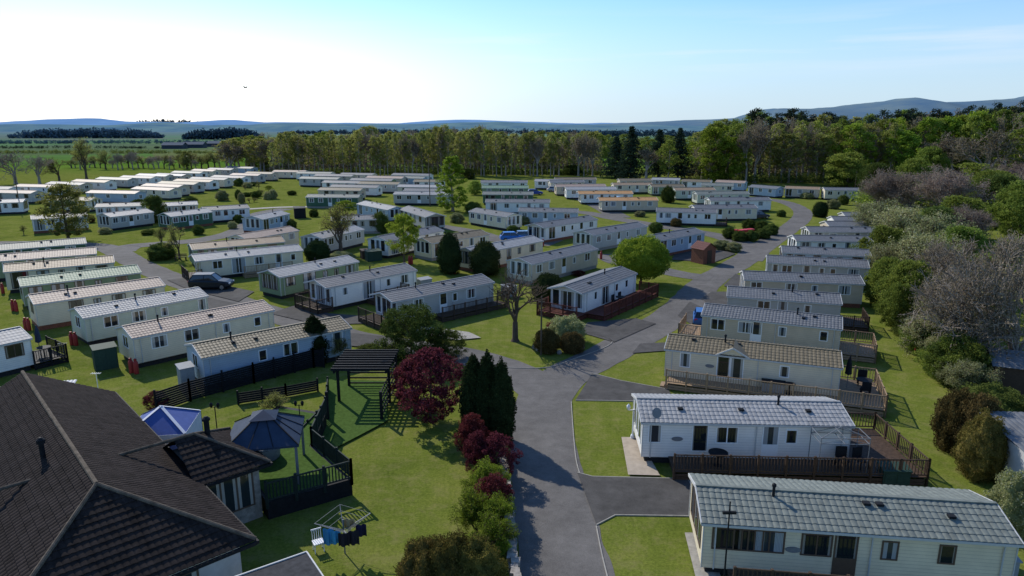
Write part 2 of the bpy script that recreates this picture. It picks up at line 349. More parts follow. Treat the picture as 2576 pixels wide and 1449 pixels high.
    for e,sx,rz in((le,-1,-math.pi/2),(re,1,math.pi/2)):
        if e=='t':
            for y in(-.95,0,.95): window(root,'g' if lod else 'w',sx*hx,y,rz,fr,rng,1.0 if lod else 1.2) if (lod or y==0) else None
        elif e=='g':
            window(root,'p',sx*hx,0,rz,fr,rng)
            for y in(-1.3,1.3): window(root,'g',sx*hx,y,rz,fr,rng)
        elif e=='w': window(root,'w',sx*hx,0,rz,fr,rng)
    if lod:
        for y in range(3): window(root,'w',-hx+L*(.2+.3*y),hy,math.pi,fr,rng)
    for k in range(vents if lod else 0):
        x=-hx+L*rng.uniform(.15,.85);y=rng.choice((-.5,-.9));z=zt-abs(y)*.27+.03
        v=MB();v.box(x-.13,x+.13,y-.12,y+.12,z,z+.1);v.build('roof_vent',blackp,rf)
    if lod==2 or (lod and rng.random()<.3):
        x=-hx+L*rng.uniform(.2,.7);v=MB();v.lathe([(.06,0),(.06,.45),(.09,.45),(.09,.55),(.03,.6)],(x,-.35,zt-.1),8);v.build('flue',blackp,rf)
    if lod==2:
        for fq in(.04,.55,.96):
            v=MB();x=-hx+L*fq;v.tube([(x,-hy-.06,z0),(x,-hy-.06,eave-.05)],.03,6);v.build('downpipe',trimw,root)
    r=dict(root=root,L=L,W=W,hx=hx,hy=hy,ang=ang,c=c,u=u,n=n);ALLC.append(r);return r
def deck(c,x0,x1,y0,y1,h,rails,m,label,sp=.16,steps=None):
    ctr=c['c']+c['u']*((x0+x1)/2)+c['n']*((y0+y1)/2)
    root=thing('timber_deck',label,'deck',ctr,c['ang']);a=(x1-x0)/2;b=(y1-y0)/2
    mb=MB();k=int(2*b/.14)+1
    for i in range(k):
        y=-b+2*b*i/k;mb.box(-a,a,y,y+2*b/k-.012,h-.04,h)
    mb.build('deck_floor',m,root)
    mb=MB()
    for (p,q) in (((-a,-b),(a,-b)),((a,-b),(a,b)),((a,b),(-a,b)),((-a,b),(-a,-b))):
        P=V((*p,0));Q=V((*q,0));
        for zz in(.12,.3,.48):
            if zz<h-.05: mb.bar(P*.985+V((0,0,zz)),Q*.985+V((0,0,zz)),.03,.15)
    mb.build('skirting',m,root)
    sides={'f':((-a,-b),(a,-b)),'r':((a,-b),(a,b)),'b':((a,b),(-a,b)),'l':((-a,b),(-a,-b))}
    mb=MB()
    for r in rails:
        P=V((*sides[r][0],0));Q=V((*sides[r][1],0));ln=(Q-P).length;n=max(1,round(ln/1.4))
        for i in range(n+1):
            p=P.lerp(Q,i/n);mb.box(p.x-.05,p.x+.05,p.y-.05,p.y+.05,0,h+1.0)
        for zz in(h+.12,h+.92): mb.bar(P+V((0,0,zz)),Q+V((0,0,zz)),.045,.06)
        ns=int(ln/sp)
        for i in range(1,ns):
            p=P.lerp(Q,i/ns);mb.box(p.x-.018,p.x+.018,p.y-.018,p.y+.018,h+.12,h+.9)
    if rails: mb.build('railing',m,root)
    if steps:
        sx,sy,dx,dy=steps;mb=MB()
        for i in range(3):
            mb.box(sx+dx*i*.28-.45*abs(dy)-.14*abs(dx),sx+dx*i*.28+.45*abs(dy)+.14*abs(dx),sy+dy*i*.28-.45*abs(dx)-.14*abs(dy),sy+dy*i*.28+.45*abs(dx)+.14*abs(dy),0,h*(3-i)/4)
        mb.build('step',m,root)
    return root
# ---- right hand row
R1=caravan((1772,1312),(2562,1365),'cream','gg','cream caravan with grey-green tiled roof, nearest of all in the bottom right corner',2,[(.08,'w'),(.15,'w'),(.22,'w'),(.375,'w'),(.47,'d'),(.61,'s'),(.79,'s')],fr=frameb,vents=3)
R2=caravan((1618,1060),(2142,1070),'white','pale','white caravan with pale ribbed tile roof, second from the front in the right row',2,[(.06,'t'),(.28,'g'),(.41,'w'),(.62,'d'),(.72,'s')],vents=3,fr=framew)
R3=caravan((1676,877),(2115,925),'cream','brown','cream caravan with olive brown roof and a small pointed gable over its doors',2,[(.12,'t'),(.35,'g'),(.43,'g'),(.70,'s')],dorm=.4,fr=framew)
R4=caravan((1768,792),(2115,828),'beige','slate','beige caravan with grey roof directly behind the one with the pointed gable',2,[(.12,'w'),(.33,'w'),(.41,'d'),(.6,'s'),(.89,'s')],fr=framew)
R5=caravan((1832,745),(2115,765),'grey','slate','grey clad caravan, fifth from the front of the right row',1,[(.33,'w'),(.5,'d'),(.72,'s')])
R6=caravan((1875,703),(2172,715),'beige','slate','beige caravan, sixth from the front of the right row',1,[(.1,'w'),(.4,'w'),(.6,'s'),(.85,'w')])
R7=caravan((1932,660),(2185,674),'grey','slate','dark grey caravan, seventh from the front of the right row',1,fr=framew)
R8=caravan((1970,635),(2190,645),'blue','slate','bluish caravan, eighth from the front of the right row',1)
caravan((2005,606),(2195,612),'white','slate','white caravan, ninth from the front of the right row',1,head=-4)
caravan((2038,583),(2215,587),'grey','slate','grey caravan, tenth from the front of the right row',1,head=-4)
caravan((2087,568),(2240,570),'beige','slate','beige caravan, eleventh from the front of the right row by the shrubs',0,head=-4)
caravan((2100,555),(2240,557),'white','slate','pale caravan, twelfth from the front of the right row',0,head=-4)
caravan((2128,544),(2250,546),'grey','slate','grey caravan at the far end of the right row',0,head=-4)
# ---- left row
L1=caravan((510,900),(880,825),'blue','brown','pale blue caravan with brown tiled roof behind the dark garden fence',2,[(.37,'s'),(.56,'w'),(.9,'g')],le='w',fr=framew)
L2=caravan((335,850),(686,780),'cream','pink','cream caravan with pinkish roof and green storage box at its left end',2,[(.16,'w'),(.38,'w'),(.63,'s'),(.87,'s')],le='w',fr=framew)
L3=caravan((212,800),(520,745),'pgreen','pale','pale greenish caravan with light roof, third in the left row',2,[(.19,'w'),(.41,'w'),(.62,'s'),(.95,'t')],le='w',fr=framew)
L4=caravan((88,765),(412,718),'cream','pink','cream caravan with shining pale roof over a brick coloured skirt',1,[(.29,'w'),(.45,'s'),(.62,'w'),(.87,'w')],sk='brick',le='w',fr=frameb)
L5=caravan((55,720),(352,685),'green','green','green caravan with green roof in the left row',1,le='w',fr=frameb)
L6=caravan((12,684),(285,660),'cream','tan','cream caravan with brown-tan roof in the left row',1,le='w',fr=frameb)
L7=caravan((-40,660),(240,638),'green','pink','green caravan with pinkish roof at the left edge behind the tan roofed one',1,le='w',maxL=15)
L8=caravan((-80,636),(215,612),'dgreen','gg','dark green caravan, farthest of the near left row by the road bend',1,le='w',maxL=15)
L0=caravan((-258,922),(-24,872),'white','pale','white caravan cut by the left edge beside a small deck with a closed parasol',1,le='w',re='t')
# ---- middle row
M1=caravan((704,697),(900,658),'green','pale','sage green caravan with pale roof beside the dark parked car',2,[(.12,'w'),(.35,'p'),(.55,'s'),(.7,'s'),(.88,'w')],fr=frameb)
M2=caravan((832,722),(1046,680),'white','slate','white caravan with glazed gable and dark decking in the middle row',2,[(.15,'s'),(.42,'p'),(.65,'s'),(.85,'w')],le='g',fr=framew)
M3=caravan((1000,757),(1240,710),'grey','slate','grey caravan with dark gable front behind the spreading green tree',2,[(.2,'w'),(.45,'d'),(.57,'s'),(.75,'w')],le='g',fr=framew)
M4=caravan((1470,736),(1600,688),'white','slate','white caravan with glazed gable inside a dark red deck',2,[(.2,'s'),(.38,'p'),(.6,'s'),(.8,'s')],le='g',fr=framew)
N1=caravan((485,628),(715,608),'green','tan','green caravan with brownish roof behind the white decked one at the road bend',1,le='w')
N2=caravan((505,656),(760,630),'cream','pale','cream caravan with long timber deck right behind the dark car',1,[(.15,'w'),(.35,'p'),(.55,'w'),(.75,'d'),(.9,'s')],le='g')
C=caravan
C((620,602),(750,580),'cream','pink','cream caravan by the road bend behind the brown roofed green one',1)
C((810,600),(915,577),'grey','pale','grey caravan half hidden by the tree with sparse leaves',1)
C((975,607),(1115,580),'white','slate','white caravan behind the young yellow-green tree',1)
C((1085,612),(1230,590),'cream','brown','cream caravan with brownish roof between two clipped bushes',1)
C((1200,638),(1365,606),'cream','pale','cream caravan behind the tallest clipped bush',1)
C((1338,665),(1515,624),'beige','slate','beige caravan with grey roof next to the bright round tree',1)
C((1372,572),(1515,550),'white','slate','white caravan with its end facing the blue cars',1,le='g')
C((1492,592),(1636,568),'grey','slate','light grey caravan left of the blue-grey one in the centre right',1)
C((1655,606),(1772,585),'blue','slate','blue-grey caravan beside the little brick hut',1)
C((1005,526),(1080,549),'grey','slate','grey caravan seen end on with dark roof and glazed front in the centre',1,re='g')
C((1180,532),(1272,546),'cream','slate','cream caravan with bay end left of the narrow centre lane',1)
C((1305,532),(1452,540),'blue','slate','blue-grey caravan with skylights in the centre',1,head=-8)
C((1222,509),(1385,510),'white','slate','long white caravan behind the blue-grey one with skylights',1,head=-3)
C((1215,489),(1340,490),'dgreen','gg','dark green caravan with many windows in the centre back',1,head=-3)
C((1213,473),(1328,474),'green','green','mid green caravan behind the dark green one',0,head=-3)
C((1210,459),(1326,459),'white','slate','white caravan at the back of the centre stack',0,head=-3)
C((770,496),(900,498),'dgreen','gg','dark green caravan with white window frames near the rose beds',1,head=-4)
C((898,513),(985,530),'blue','pale','pale blue caravan with end facing right in front of the tall birch',1)
C((990,489),(1130,492),'grey','pale','grey caravan with pale roof left of the tall birch',1,head=-6)
P1=C((1652,532),(1802,546),'white','slate','white caravan with skylights in the right centre',1,head=-14)
C((1750,525),(1905,525),'cream','slate','cream caravan behind the one with skylights in the right centre',1,head=4)
C((1788,505),(1942,505),'white','slate','white caravan next to the curved road end',1,head=4)
C((1755,489),(1885,487),'pgreen','gg','pale green caravan in the right back area',1,head=4)
C((1515,505),(1655,503),'beige','orange','beige caravan with orange tiled roof, nearer of the two orange ones',1,head=3,le='g')
C((1462,488),(1592,486),'white','orange','white caravan with orange roof, farther of the two orange ones',1,head=3,le='g')
C((1883,470),(1935,470),'blue','slate','small caravan showing its end at the wood edge, left of three',0,head=-50)
C((1975,474),(2050,474),'beige','tan','small beige caravan at the wood edge, middle of three',0,head=-25)
C((2076,478),(2160,479),'cream','slate','small cream caravan at the wood edge, right of three',0,head=-10)
C((240,521),(305,534),'white','slate','white caravan behind the dark bush tree at left',1,head=15)
C((278,546),(350,552),'grey','pale','small grey lodge with bay front at left of the lawn',1,head=62,W=3.9,maxL=8)
C((430,545),(500,552),'dgreen','pale','small dark green lodge with bay front and deck on the lawn',1,head=58,W=3.9,maxL=8)
C((515,530),(590,522),'white','slate','white caravan with grey roof at the left of the road bend',1,head=35)
C((660,552),(724,555),'blue','pale','small pale blue lodge right of the road bend',1,head=75,W=3.9,maxL=8)
C((80,552),(170,545),'white','slate','white caravan behind the olive tree at left',1,head=35)
C((385,520),(465,524),'beige','pale','beige caravan behind the dark bush tree',1,head=30)
C((835,555),(925,548),'grey','slate','grey caravan among shrubs behind the sparse tree',1,head=15)
C((-60,512),(55,500),'white','pale','white caravan at the left edge by the wooden pole',1,head=20)
C((120,503),(225,503),'cream','brown','cream caravan with brown roof beyond the olive tree at left',1,head=-8)
FAR=[(300,412,446,-22,'white'),(385,462,440,-22,'beige'),(430,502,434,-22,'white'),(480,535,429,-22,'cream'),(520,580,426,-22,'grey'),(565,640,422,-22,'blue'),(240,350,450,-22,'grey'),(340,430,441,-22,'cream'),
(180,302,456,-20,'white'),(115,245,462,-18,'beige'),(35,150,469,-15,'white'),(-40,100,484,-10,'grey'),(-90,20,474,-10,'white'),
(355,485,467,-22,'beige'),(395,520,461,-22,'grey'),(435,550,455,-22,'white'),(475,578,450,-22,'cream'),(530,612,445,-22,'white'),(578,648,440,-22,'grey'),(615,682,436,-22,'beige'),
(216,370,485,-10,'blue'),(330,430,475,-22,'cream'),
(685,765,432,-10,'cream'),(745,830,436,-15,'white'),(752,850,449,-15,'grey'),(790,885,442,-15,'beige'),(830,950,470,-12,'white'),(800,905,478,-12,'beige'),
(855,935,439,-15,'cream'),(880,985,453,-18,'green'),(920,1010,447,-18,'beige'),(965,1075,447,-18,'blue'),(985,1095,440,-18,'white'),(1000,1112,470,-10,'cream'),(1015,1118,480,-10,'beige'),(1040,1112,457,-10,'white'),(810,920,459,-15,'white'),(900,1000,462,-15,'grey'),
(1345,1405,456,-10,'white'),(1385,1470,459,10,'cream'),(1398,1500,452,5,'grey'),(1400,1542,470,5,'beige'),(1425,1550,477,5,'white'),(1545,1642,466,5,'cream'),(1560,1640,455,5,'beige'),(1640,1705,452,-20,'grey'),(1640,1722,470,5,'green'),(1715,1775,456,-25,'white'),(1700,1800,479,5,'pgreen'),(1765,1840,466,-20,'cream'),(1800,1845,458,-30,'blue')]
ordn='first second third fourth fifth sixth seventh eighth ninth tenth eleventh twelfth thirteenth fourteenth fifteenth sixteenth seventeenth eighteenth nineteenth twentieth twenty-first twenty-second'.split()
secs=[('far left rows',0,22),('far centre rows',22,38),('far right-centre rows',38,70)]
rn=random.Random(3)
for nm,i0,i1 in secs:
    idx=sorted(range(i0,min(i1,len(FAR))),key=lambda i:FAR[i][0]+FAR[i][1])
    for k,i in enumerate(idx):
        x0,x1,y,hd,w=FAR[i];rf=rn.choice(['pale','slate','tan','gg','pink','slate','brown'])
        C((x0,y),(x1,y),w,rf,f"distant {w.replace('pgreen','pale green')} caravan, {ordn[k]} from the left in the {nm}",0,head=hd,group='caravans in the '+nm)
# ---- decks
hx=R2['hx'];hy=R2['hy']
deck(R2,-hx+1.4,hx+3.2,-hy-1.7,-hy-.02,.5,'fr',wooddk,'long dark brown deck with railings in front of the pale roofed white caravan')
deck(R2,hx+.05,hx+3.2,-hy+.02,hy+.3,.5,'rb',wooddk,'dark deck extension behind the right end of the pale roofed white caravan')
hx=R3['hx'];hy=R3['hy']
deck(R3,-hx+.3,hx+2.6,-hy-1.5,-hy-.02,.5,'fr',woodlt,'light timber deck along the front of the caravan with the pointed gable',steps=(-hx/1.-.9,0,-1,0))
deck(R3,hx+.05,hx+2.6,-hy+.02,hy,.5,'rb',woodlt,'light timber deck at the right end of the caravan with the pointed gable')
deck(R4,R4['hx']+.05,R4['hx']+2.6,-1.8,1.8,.5,'rfb',woodlt,'light timber deck at the right end of the beige caravan')
deck(R4,-R4['hx']-1.9,-R4['hx']-.05,-1.8,1.8,.5,'lf',woodlt,'small timber deck at the left end of the beige caravan')
deck(R5,R5['hx']+.05,R5['hx']+2.4,-1.8,1.5,.5,'rf',wooddk,'dark deck at the right end of the grey clad caravan')
deck(R1,-R1['hx']+1.0,R1['hx']-5,-R1['hy']-1.3,-R1['hy']-.02,.45,'f',wooddk,'dark railing and deck at the very bottom right under the nearest caravan')
deck(M1,-1.5,.9,-M1['hy']-1.6,-M1['hy']-.02,.5,'fl',wooddk,'small dark deck beside the sage green caravan')
deck(M2,-M2['hx']-1.7,-M2['hx']-.02,-2,2,.5,'lfb',wooddk,'dark deck at the glazed end of the white middle caravan')
deck(M2,-1.3,3.2,-M2['hy']-1.4,-M2['hy']-.02,.5,'fr',wooddk,'dark side deck of the white middle caravan')
deck(M3,-M3['hx']-1.8,-M3['hx']-.02,-2,2,.5,'lf',wooddk,'brown deck at the gable end of the grey middle caravan')
deck(M3,-1.8,M3['hx']+.6,-M3['hy']-1.5,-M3['hy']-.02,.5,'fr',wooddk,'brown deck along the side of the grey middle caravan')
deck(M4,-M4['hx']-1.9,-M4['hx']-.02,-2.2,2.2,.5,'lb',woodred,'dark red deck before the glazed gable of the white caravan',.14)
deck(M4,-M4['hx']-.0,M4['hx']+.9,-M4['hy']-2.2,-M4['hy']-.02,.5,'fr',woodred,'dark red deck along the right side of the white gabled caravan',.14)
deck(N2,-N2['hx']-1.5,-N2['hx']-.02,-2,2,.5,'lf',wooddk,'dark deck at the left end of the cream caravan by the car')
deck(N2,-1.5,4.2,-N2['hy']-1.3,-N2['hy']-.02,.5,'f',woodlt,'timber deck along the cream caravan behind the dark car')
deck(L0,L0['hx']+.02,L0['hx']+2.2,-2,1.5,.5,'rf',blackp,'small black deck beside the caravan at the left edge')
deck(P1,P1['hx']+.02,P1['hx']+2,-1.6,1.6,.4,'rf',wooddk,'dark deck by the white caravan with skylights',.3)
# ---------------------------------------------------------------- trees
LM={'olive':leafmat('leaf_olive',(.15,.16,.04),(.29,.30,.08),(.38,.38,.15),.55),'green':leafmat('leaf_green',(.10,.14,.025),(.22,.27,.05),(.31,.35,.10),.5),
'bright':leafmat('leaf_bright',(.11,.17,.018),(.24,.31,.035),(.35,.40,.09)),'dark':leafmat('leaf_dark',(.012,.022,.008),(.035,.05,.018),(.05,.07,.02),.15),
'red':leafmat('leaf_red',(.06,.016,.018),(.17,.04,.046),(.26,.10,.10),.4),'brown':leafmat('leaf_brown',(.06,.045,.017),(.15,.105,.04),(.20,.165,.06),.25),
'pink':leafmat('leaf_pinkbrown',(.15,.11,.09),(.26,.20,.165),(.34,.28,.22),.4),'pale':leafmat('leaf_pale',(.16,.18,.06),(.34,.34,.17),(.52,.48,.35),.45),
'bg':leafmat('leaf_bluegreen',(.018,.032,.020),(.045,.066,.04),(.07,.095,.05),.2),'dgreen':leafmat('leaf_deepgreen',(.045,.065,.015),(.11,.14,.035),(.17,.21,.05),.4),
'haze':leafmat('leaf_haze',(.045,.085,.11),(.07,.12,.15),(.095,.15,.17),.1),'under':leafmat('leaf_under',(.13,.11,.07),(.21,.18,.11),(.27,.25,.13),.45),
'hedge':leafmat('leaf_hedge',(.06,.06,.014),(.15,.125,.035),(.23,.15,.055),.3)}
def leafmesh(name,cents,rads,ns,size,m,seed,flat=1.):
    r=np.random.default_rng(seed);P=[]
    for c,rad,n in zip(cents,rads,ns):
        d=r.normal(size=(n,3));d/=np.linalg.norm(d,axis=1)[:,None]
        k=r.uniform(.15,1.05,n)**.5
        P.append(np.array(c)+d*k[:,None]*np.array(rad)*np.array([1,1,flat]))
    P=np.concatenate(P);n=len(P)
    a=r.normal(size=(n,3));a/=np.linalg.norm(a,axis=1)[:,None]
    b=np.cross(a,r.normal(size=(n,3)));b/=np.linalg.norm(b,axis=1)[:,None]
    s=size*r.uniform(.5,1.25,n)[:,None]
    v=np.stack([P-a*s,P+b*s*.55,P+a*s,P-b*s*.55],1).reshape(-1,3)
    me=bpy.data.meshes.new(name);f=np.arange(4*n).reshape(n,4)
    me.from_pydata(v.tolist(),[],f.tolist());me.materials.append(m);me.update();return me
def mk_broad(h,w,nc,nl,size,m,seed,low=.25,prof=None,bk=None,clr=.13,limbs=14,tr=.022):
    r=random.Random(seed);cs=[];rs=[]
    prof=prof or (lambda t:math.sin(math.pi*min(1,max(0,t*.9+.08)))**.6)
    for i in range(nc):
        t=r.random()**.85;z=h*(low+(1-low)*t*.97);a=r.uniform(0,6.283);rr=w/2*prof(t)*math.sqrt(r.uniform(.05,1))
        rr*=1+.3*noise.noise(V((math.cos(a)*1.5,math.sin(a)*1.5,t*3+seed)))
        cs.append((rr*math.cos(a),rr*math.sin(a),z));q=clr*w*r.uniform(.5,1.35);rs.append((q,q,q*.75))
    ns=[max(3,int(nl*r.uniform(.4,1.5))) for _ in cs]
    crown=leafmesh('crown',cs,rs,ns,size,m,seed)
    mb=MB();lean=(r.uniform(-.02,.02)*h,r.uniform(-.02,.02)*h);T=lambda t:V((lean[0]*t+.01*h*math.sin(t*5+seed),lean[1]*t,h*t))
    mb.tube([T(t) for t in(0,.04,.2,.4,.6,.8,.95)],[h*tr*q for q in(1.5,1,.85,.65,.45,.25,.06)],7)
    for c in sorted(cs,key=lambda c:-c[2])[::max(1,nc//limbs)]:
        c=V(c);t0=max(.1,min(.85,c.z/h-.12-.35*(c.xy.length/h)));s=T(t0);mid=s.lerp(c,.5)+V((0,0,-.02*h))
        mb.tube([s,mid,c],[h*tr*.35,h*tr*.2,h*tr*.08],4,cap=False)
    return mb.mesh('trunk',bk or bark,True),crown
def mk_bare(h,w,seed,depth=6,bk=None,leaf=None,nl=6,size=.1,spread=.55,low=.25,mr=.0028):
    r=random.Random(seed);mb=MB();tips=[]
    def grow(p,d,l,rad,k):
        q=p+d*l;m_=p.lerp(q,.5)+V((r.uniform(-1,1),r.uniform(-1,1),r.uniform(-.5,.5)))*l*.07
        mb.tube([p,m_,q],[max(mr,rad),max(mr,rad*.85),max(mr*.8,rad*.7)],5 if k<2 else 3,cap=False)
        if k>=depth: tips.append(q);return
        for i in range(2 if r.random()<.35 or k==0 else 3):
            nd=(d+V((r.gauss(0,1),r.gauss(0,1),r.gauss(.12,.6)))*spread).normalized()
            grow(q if i<2 else m_,nd,l*r.uniform(.66,.9),rad*r.uniform(.52,.7),k+1)
        if k>2:tips.append(q)
    mb.tube([(0,0,0),(0,0,low*.15),(0,0,low)],[.07,.045,.038],8,cap=False)
    for i in range(4): grow(V((0,0,low*(.85+.1*i))),V((r.gauss(0,.45),r.gauss(0,.45),1)).normalized(),.2,.026,1)
    zs=max(v[2] for v in mb.v);xs=sorted(max(abs(v[0]),abs(v[1])) for v in mb.v)[int(.985*len(mb.v))]
    f=lambda v:(v[0]*w/2/xs,v[1]*w/2/xs,v[2]*h/zs)
    mb.v=[f(v) for v in mb.v];tips=[f(t) for t in tips]
    cr=None
    if leaf: cr=leafmesh('crown',tips,[(.06*w,)*3]*len(tips),[nl]*len(tips),size,leaf,seed)
    return mb.mesh('trunk',bk or bark,True),cr
def mk_spruce(h,w,seed,m,n=26):
    r=random.Random(seed);cs=[];rs=[];ns=[];mb=MB();mb.tube([(0,0,0),(0,0,h*.5),(0,0,h*.98)],[h*.018,h*.011,.02],7)
    for i in range(n):
        t=i/(n-1);z=h*(.08+.9*t);R0=w/2*(1-t)**.8*r.uniform(.8,1.1)+.03*w
        k=int(5+10*(1-t))
        for j in range(k):
            a=r.uniform(0,6.283);q=R0*r.uniform(.8,1.1)
            for s_ in(.3,.65,1.):
                cs.append((q*s_*math.cos(a),q*s_*math.sin(a),z-.1*q*s_));e=.08*w*(1.2-s_*.5);rs.append((e,e,e*.7));ns.append(11)
            if j<3: mb.tube([(0,0,z),(q*math.cos(a),q*math.sin(a),z-.12*q)],[h*.005,h*.001],3,cap=False)
    return mb.mesh('trunk',bark,True),leafmesh('crown',cs,rs,ns,w*.032,m,seed)
def mk_pine(h,w,seed,m):
    r=random.Random(seed);cs=[];rs=[];mb=MB();mb.tube([(0,0,0),(w*.02,0,h*.3),(-w*.02,0,h*.6),(0,0,h*.95)],[h*.02,h*.016,h*.011,h*.003],7)
    for i in range(34):
        t=r.uniform(.4,1);a=r.uniform(0,6.283);q=w/2*r.uniform(.2,1)*(1.15-.7*abs(t-.72)/.28)
        c=(q*math.cos(a),q*math.sin(a),h*t*.96);cs.append(c);e=w*.16*r.uniform(.6,1.2);rs.append((e,e,e*.5))
        mb.tube([(0,0,c[2]-h*.06),c],[h*.006,h*.002],4,cap=False)
    return mb.mesh('trunk',bark,True),leafmesh('crown',cs,rs,[80]*34,w*.032,m,seed)
def mk_dome(h,w,seed,m,n=3500,size=.05,irr=.08,point=.12,raise_=0.,name='foliage'):
    r=np.random.default_rng(seed)
    def pos(x,y,z,e):
        k=(1-point*max(0,z))*(1/max(.4,math.sqrt(max(0,1-z*z))))**(.6 if z<0 and not raise_ else 0)
        return (x*w/2*e*k,y*w/2*e*k,raise_*h+(h*.5+z*h*.5*e)*(1-raise_))
    d=r.normal(size=(n,3));d/=np.linalg.norm(d,axis=1)[:,None];P=[]
    def ee(x,y,z): 
        q=V((x,y,z*max(1,h/w)));o_=V((seed,0,0))
        return 1+irr*noise.noise(q*2.2+o_)*2+irr*.8*noise.noise(q*6+o_)
    for x,y,z in d: P.append(pos(x,y,z,ee(x,y,z)*(1+random.uniform(-.06,.06))))
    P=np.array(P);a=r.normal(size=(n,3));a/=np.linalg.norm(a,axis=1)[:,None];b=np.cross(a,r.normal(size=(n,3)));b/=np.linalg.norm(b,axis=1)[:,None]
    s=size*r.uniform(.5,1.3,n)[:,None]
    v=np.stack([P-a*s,P+b*s*.6,P+a*s,P-b*s*.6],1).reshape(-1,3).tolist();f=np.arange(4*n).reshape(n,4).tolist()
    me=bpy.data.meshes.new(name);nu,nv=24,16;b0=len(v)
    for j in range(nv+1):
        for i in range(nu):
            th=math.pi*j/nv;ph=2*math.pi*i/nu;x,y,z=math.sin(th)*math.cos(ph),math.sin(th)*math.sin(ph),math.cos(th)
            v.append(pos(x,y,z,.92*ee(x,y,z)))
    for j in range(nv):
        for i in range(nu): f.append([b0+j*nu+i,b0+j*nu+(i+1)%nu,b0+(j+1)*nu+(i+1)%nu,b0+(j+1)*nu+i])
    me.from_pydata(v,[],f);me.materials.append(m);me.update()
    mb=MB();mb.tube([(0,0,-.1),(0,0,h*.45)],[.12,.08] if raise_ else [.08,.05],6)
    return mb.mesh('trunk' if raise_ else 'stem',bark,True),me
PR={}
def proto(k,fn,h,w,n=3):
    PR[k]=([fn(s) for s in range(n)],h,w)
proto('wood',lambda s:mk_broad(15,6,110,34,.19,LM['olive'],s+1,.3,clr=.10,limbs=30,tr=.015,bk=barkpale),15,7,4)
proto('woodg',lambda s:mk_broad(15,8,110,50,.22,LM['green'],s+11,.22,clr=.11,limbs=22,tr=.014,bk=barkpale),15,8,3)
proto('woodb',lambda s:mk_broad(15,9,130,80,.24,LM['bright'],s+21,.1,clr=.11),15,9,2)
proto('woodbare',lambda s:mk_bare(15,9,s+31,6,leaf=LM['under'],nl=3,size=.2,bk=barkpale,mr=.003),15,9,3)
proto('pine',lambda s:mk_pine(17,7,s+41,LM['bg']),17,7,3)
proto('spruce',lambda s:mk_spruce(16,8,s+51,LM['bg']),16,8,2)
proto('olive',lambda s:mk_broad(8,6,120,100,.12,LM['olive'],s+61,.12,clr=.1),8,6,2)
proto('sparse',lambda s:mk_bare(8,6,s+71,6,leaf=LM['olive'],nl=4,size=.1),8,6,2)
proto('bare',lambda s:mk_bare(8,6,s+81,7,bk=barkpale,mr=.003),8,6,3)
proto('centre',lambda s:mk_bare(8,6,s+88,6,bk=bark,mr=.0024),8,6,1)
proto('young',lambda s:mk_broad(6,4.5,110,100,.1,LM['bright'],s+91,.25,clr=.1),6,4.5,1)
proto('birch',lambda s:mk_broad(14,7,210,100,.15,LM['bright'],s+101,.04,prof=lambda t:max(.12,1-abs(t-.3)*1.15)**.8,clr=.08,bk=barkpale),14,7,1)
proto('round',lambda s:mk_dome(5,5.2,s+111,LM['bright'],14000,.085,irr=.15,point=0,raise_=.16,name='crown'),5,5.5,1)
proto('maple',lambda s:mk_broad(5,5,190,110,.085,LM['red'],s+121,.08,clr=.085),5,5,2)
proto('spread',lambda s:mk_broad(5,6,260,110,.08,LM['dgreen'],s+131,.06,prof=lambda t:math.sin(math.pi*(.25+.7*t))**.5,clr=.08),5,6,2)
proto('cyp',lambda s:mk_dome(5,1.7,s+141,LM['dark'],9000,.06,irr=.09,point=.35),5,1.7,3)
proto('dome',lambda s:mk_dome(3,2.6,s+151,LM['dark'],8000,.05,irr=.1),3,2.6,2)
proto('domeb',lambda s:mk_dome(3,3,s+161,LM['brown'],11000,.055,irr=.14),3,3,2)
proto('domeh',lambda s:mk_dome(3,3,s+166,LM['hedge'],14000,.045,irr=.16),3,3,2)
proto('domeg',lambda s:mk_dome(3,3,s+171,LM['dgreen'],9000,.06,irr=.2),3,3,2)
proto('domep',lambda s:mk_dome(3,3,s+181,LM['pale'],9000,.06,irr=.2),3,3,1)
proto('shrubr',lambda s:mk_broad(2.4,2.4,130,110,.05,LM['red'],s+191,.04,clr=.11),2.4,2.4,2)
proto('shrubg',lambda s:mk_bare(2.4,2.4,s+201,6,leaf=LM['bright'],nl=12,size=.04,low=.05,spread=.6),2.4,2.4,3)
proto('hedgeg',lambda s:mk_broad(7,7,180,120,.13,LM['green'],s+211,.02,clr=.11),7,7,3)
proto('hedged',lambda s:mk_broad(7,7,180,120,.13,LM['dgreen'],s+221,.02,clr=.11),7,7,2)
proto('hedgep',lambda s:mk_bare(7,8,s+231,7,bk=barkpale,leaf=LM['pink'],nl=6,size=.09,low=.1,spread=.65),7,8,2)
proto('hedgew',lambda s:mk_bare(7,8,s+241,7,leaf=LM['pale'],nl=9,size=.1,low=.1,spread=.65),7,8,2)
proto('hedgeb',lambda s:mk_bare(7,8,s+251,7,bk=barkpale,leaf=LM['under'],nl=2,size=.08,low=.08,spread=.65,mr=.0026),7,8,3)
tc_=[0]
rt=random.Random(11)
def tree(k,px,pb,pt,wpx,label,cat='tree',name=None,group=None):
    p=G(px,pb);h=max(.4,hgt(p.y,pt));w=wpx/F*depth(p);vs,h0,w0=PR[k];tc_[0]+=1
    trk,cr=vs[tc_[0]%len(vs)]
    nm=name or {'tree':'tree','bush':'bush','shrub':'shrub'}.get(cat,'tree')
    o=thing(nm,label,cat,p,rt.uniform(0,6.28),group);o.scale=(w/w0,w/w0,h/h0)
    put(trk.name.split('.')[0],trk,o)
    if cr:put('crown' if cat=='tree' else 'foliage',cr,o)
    return o
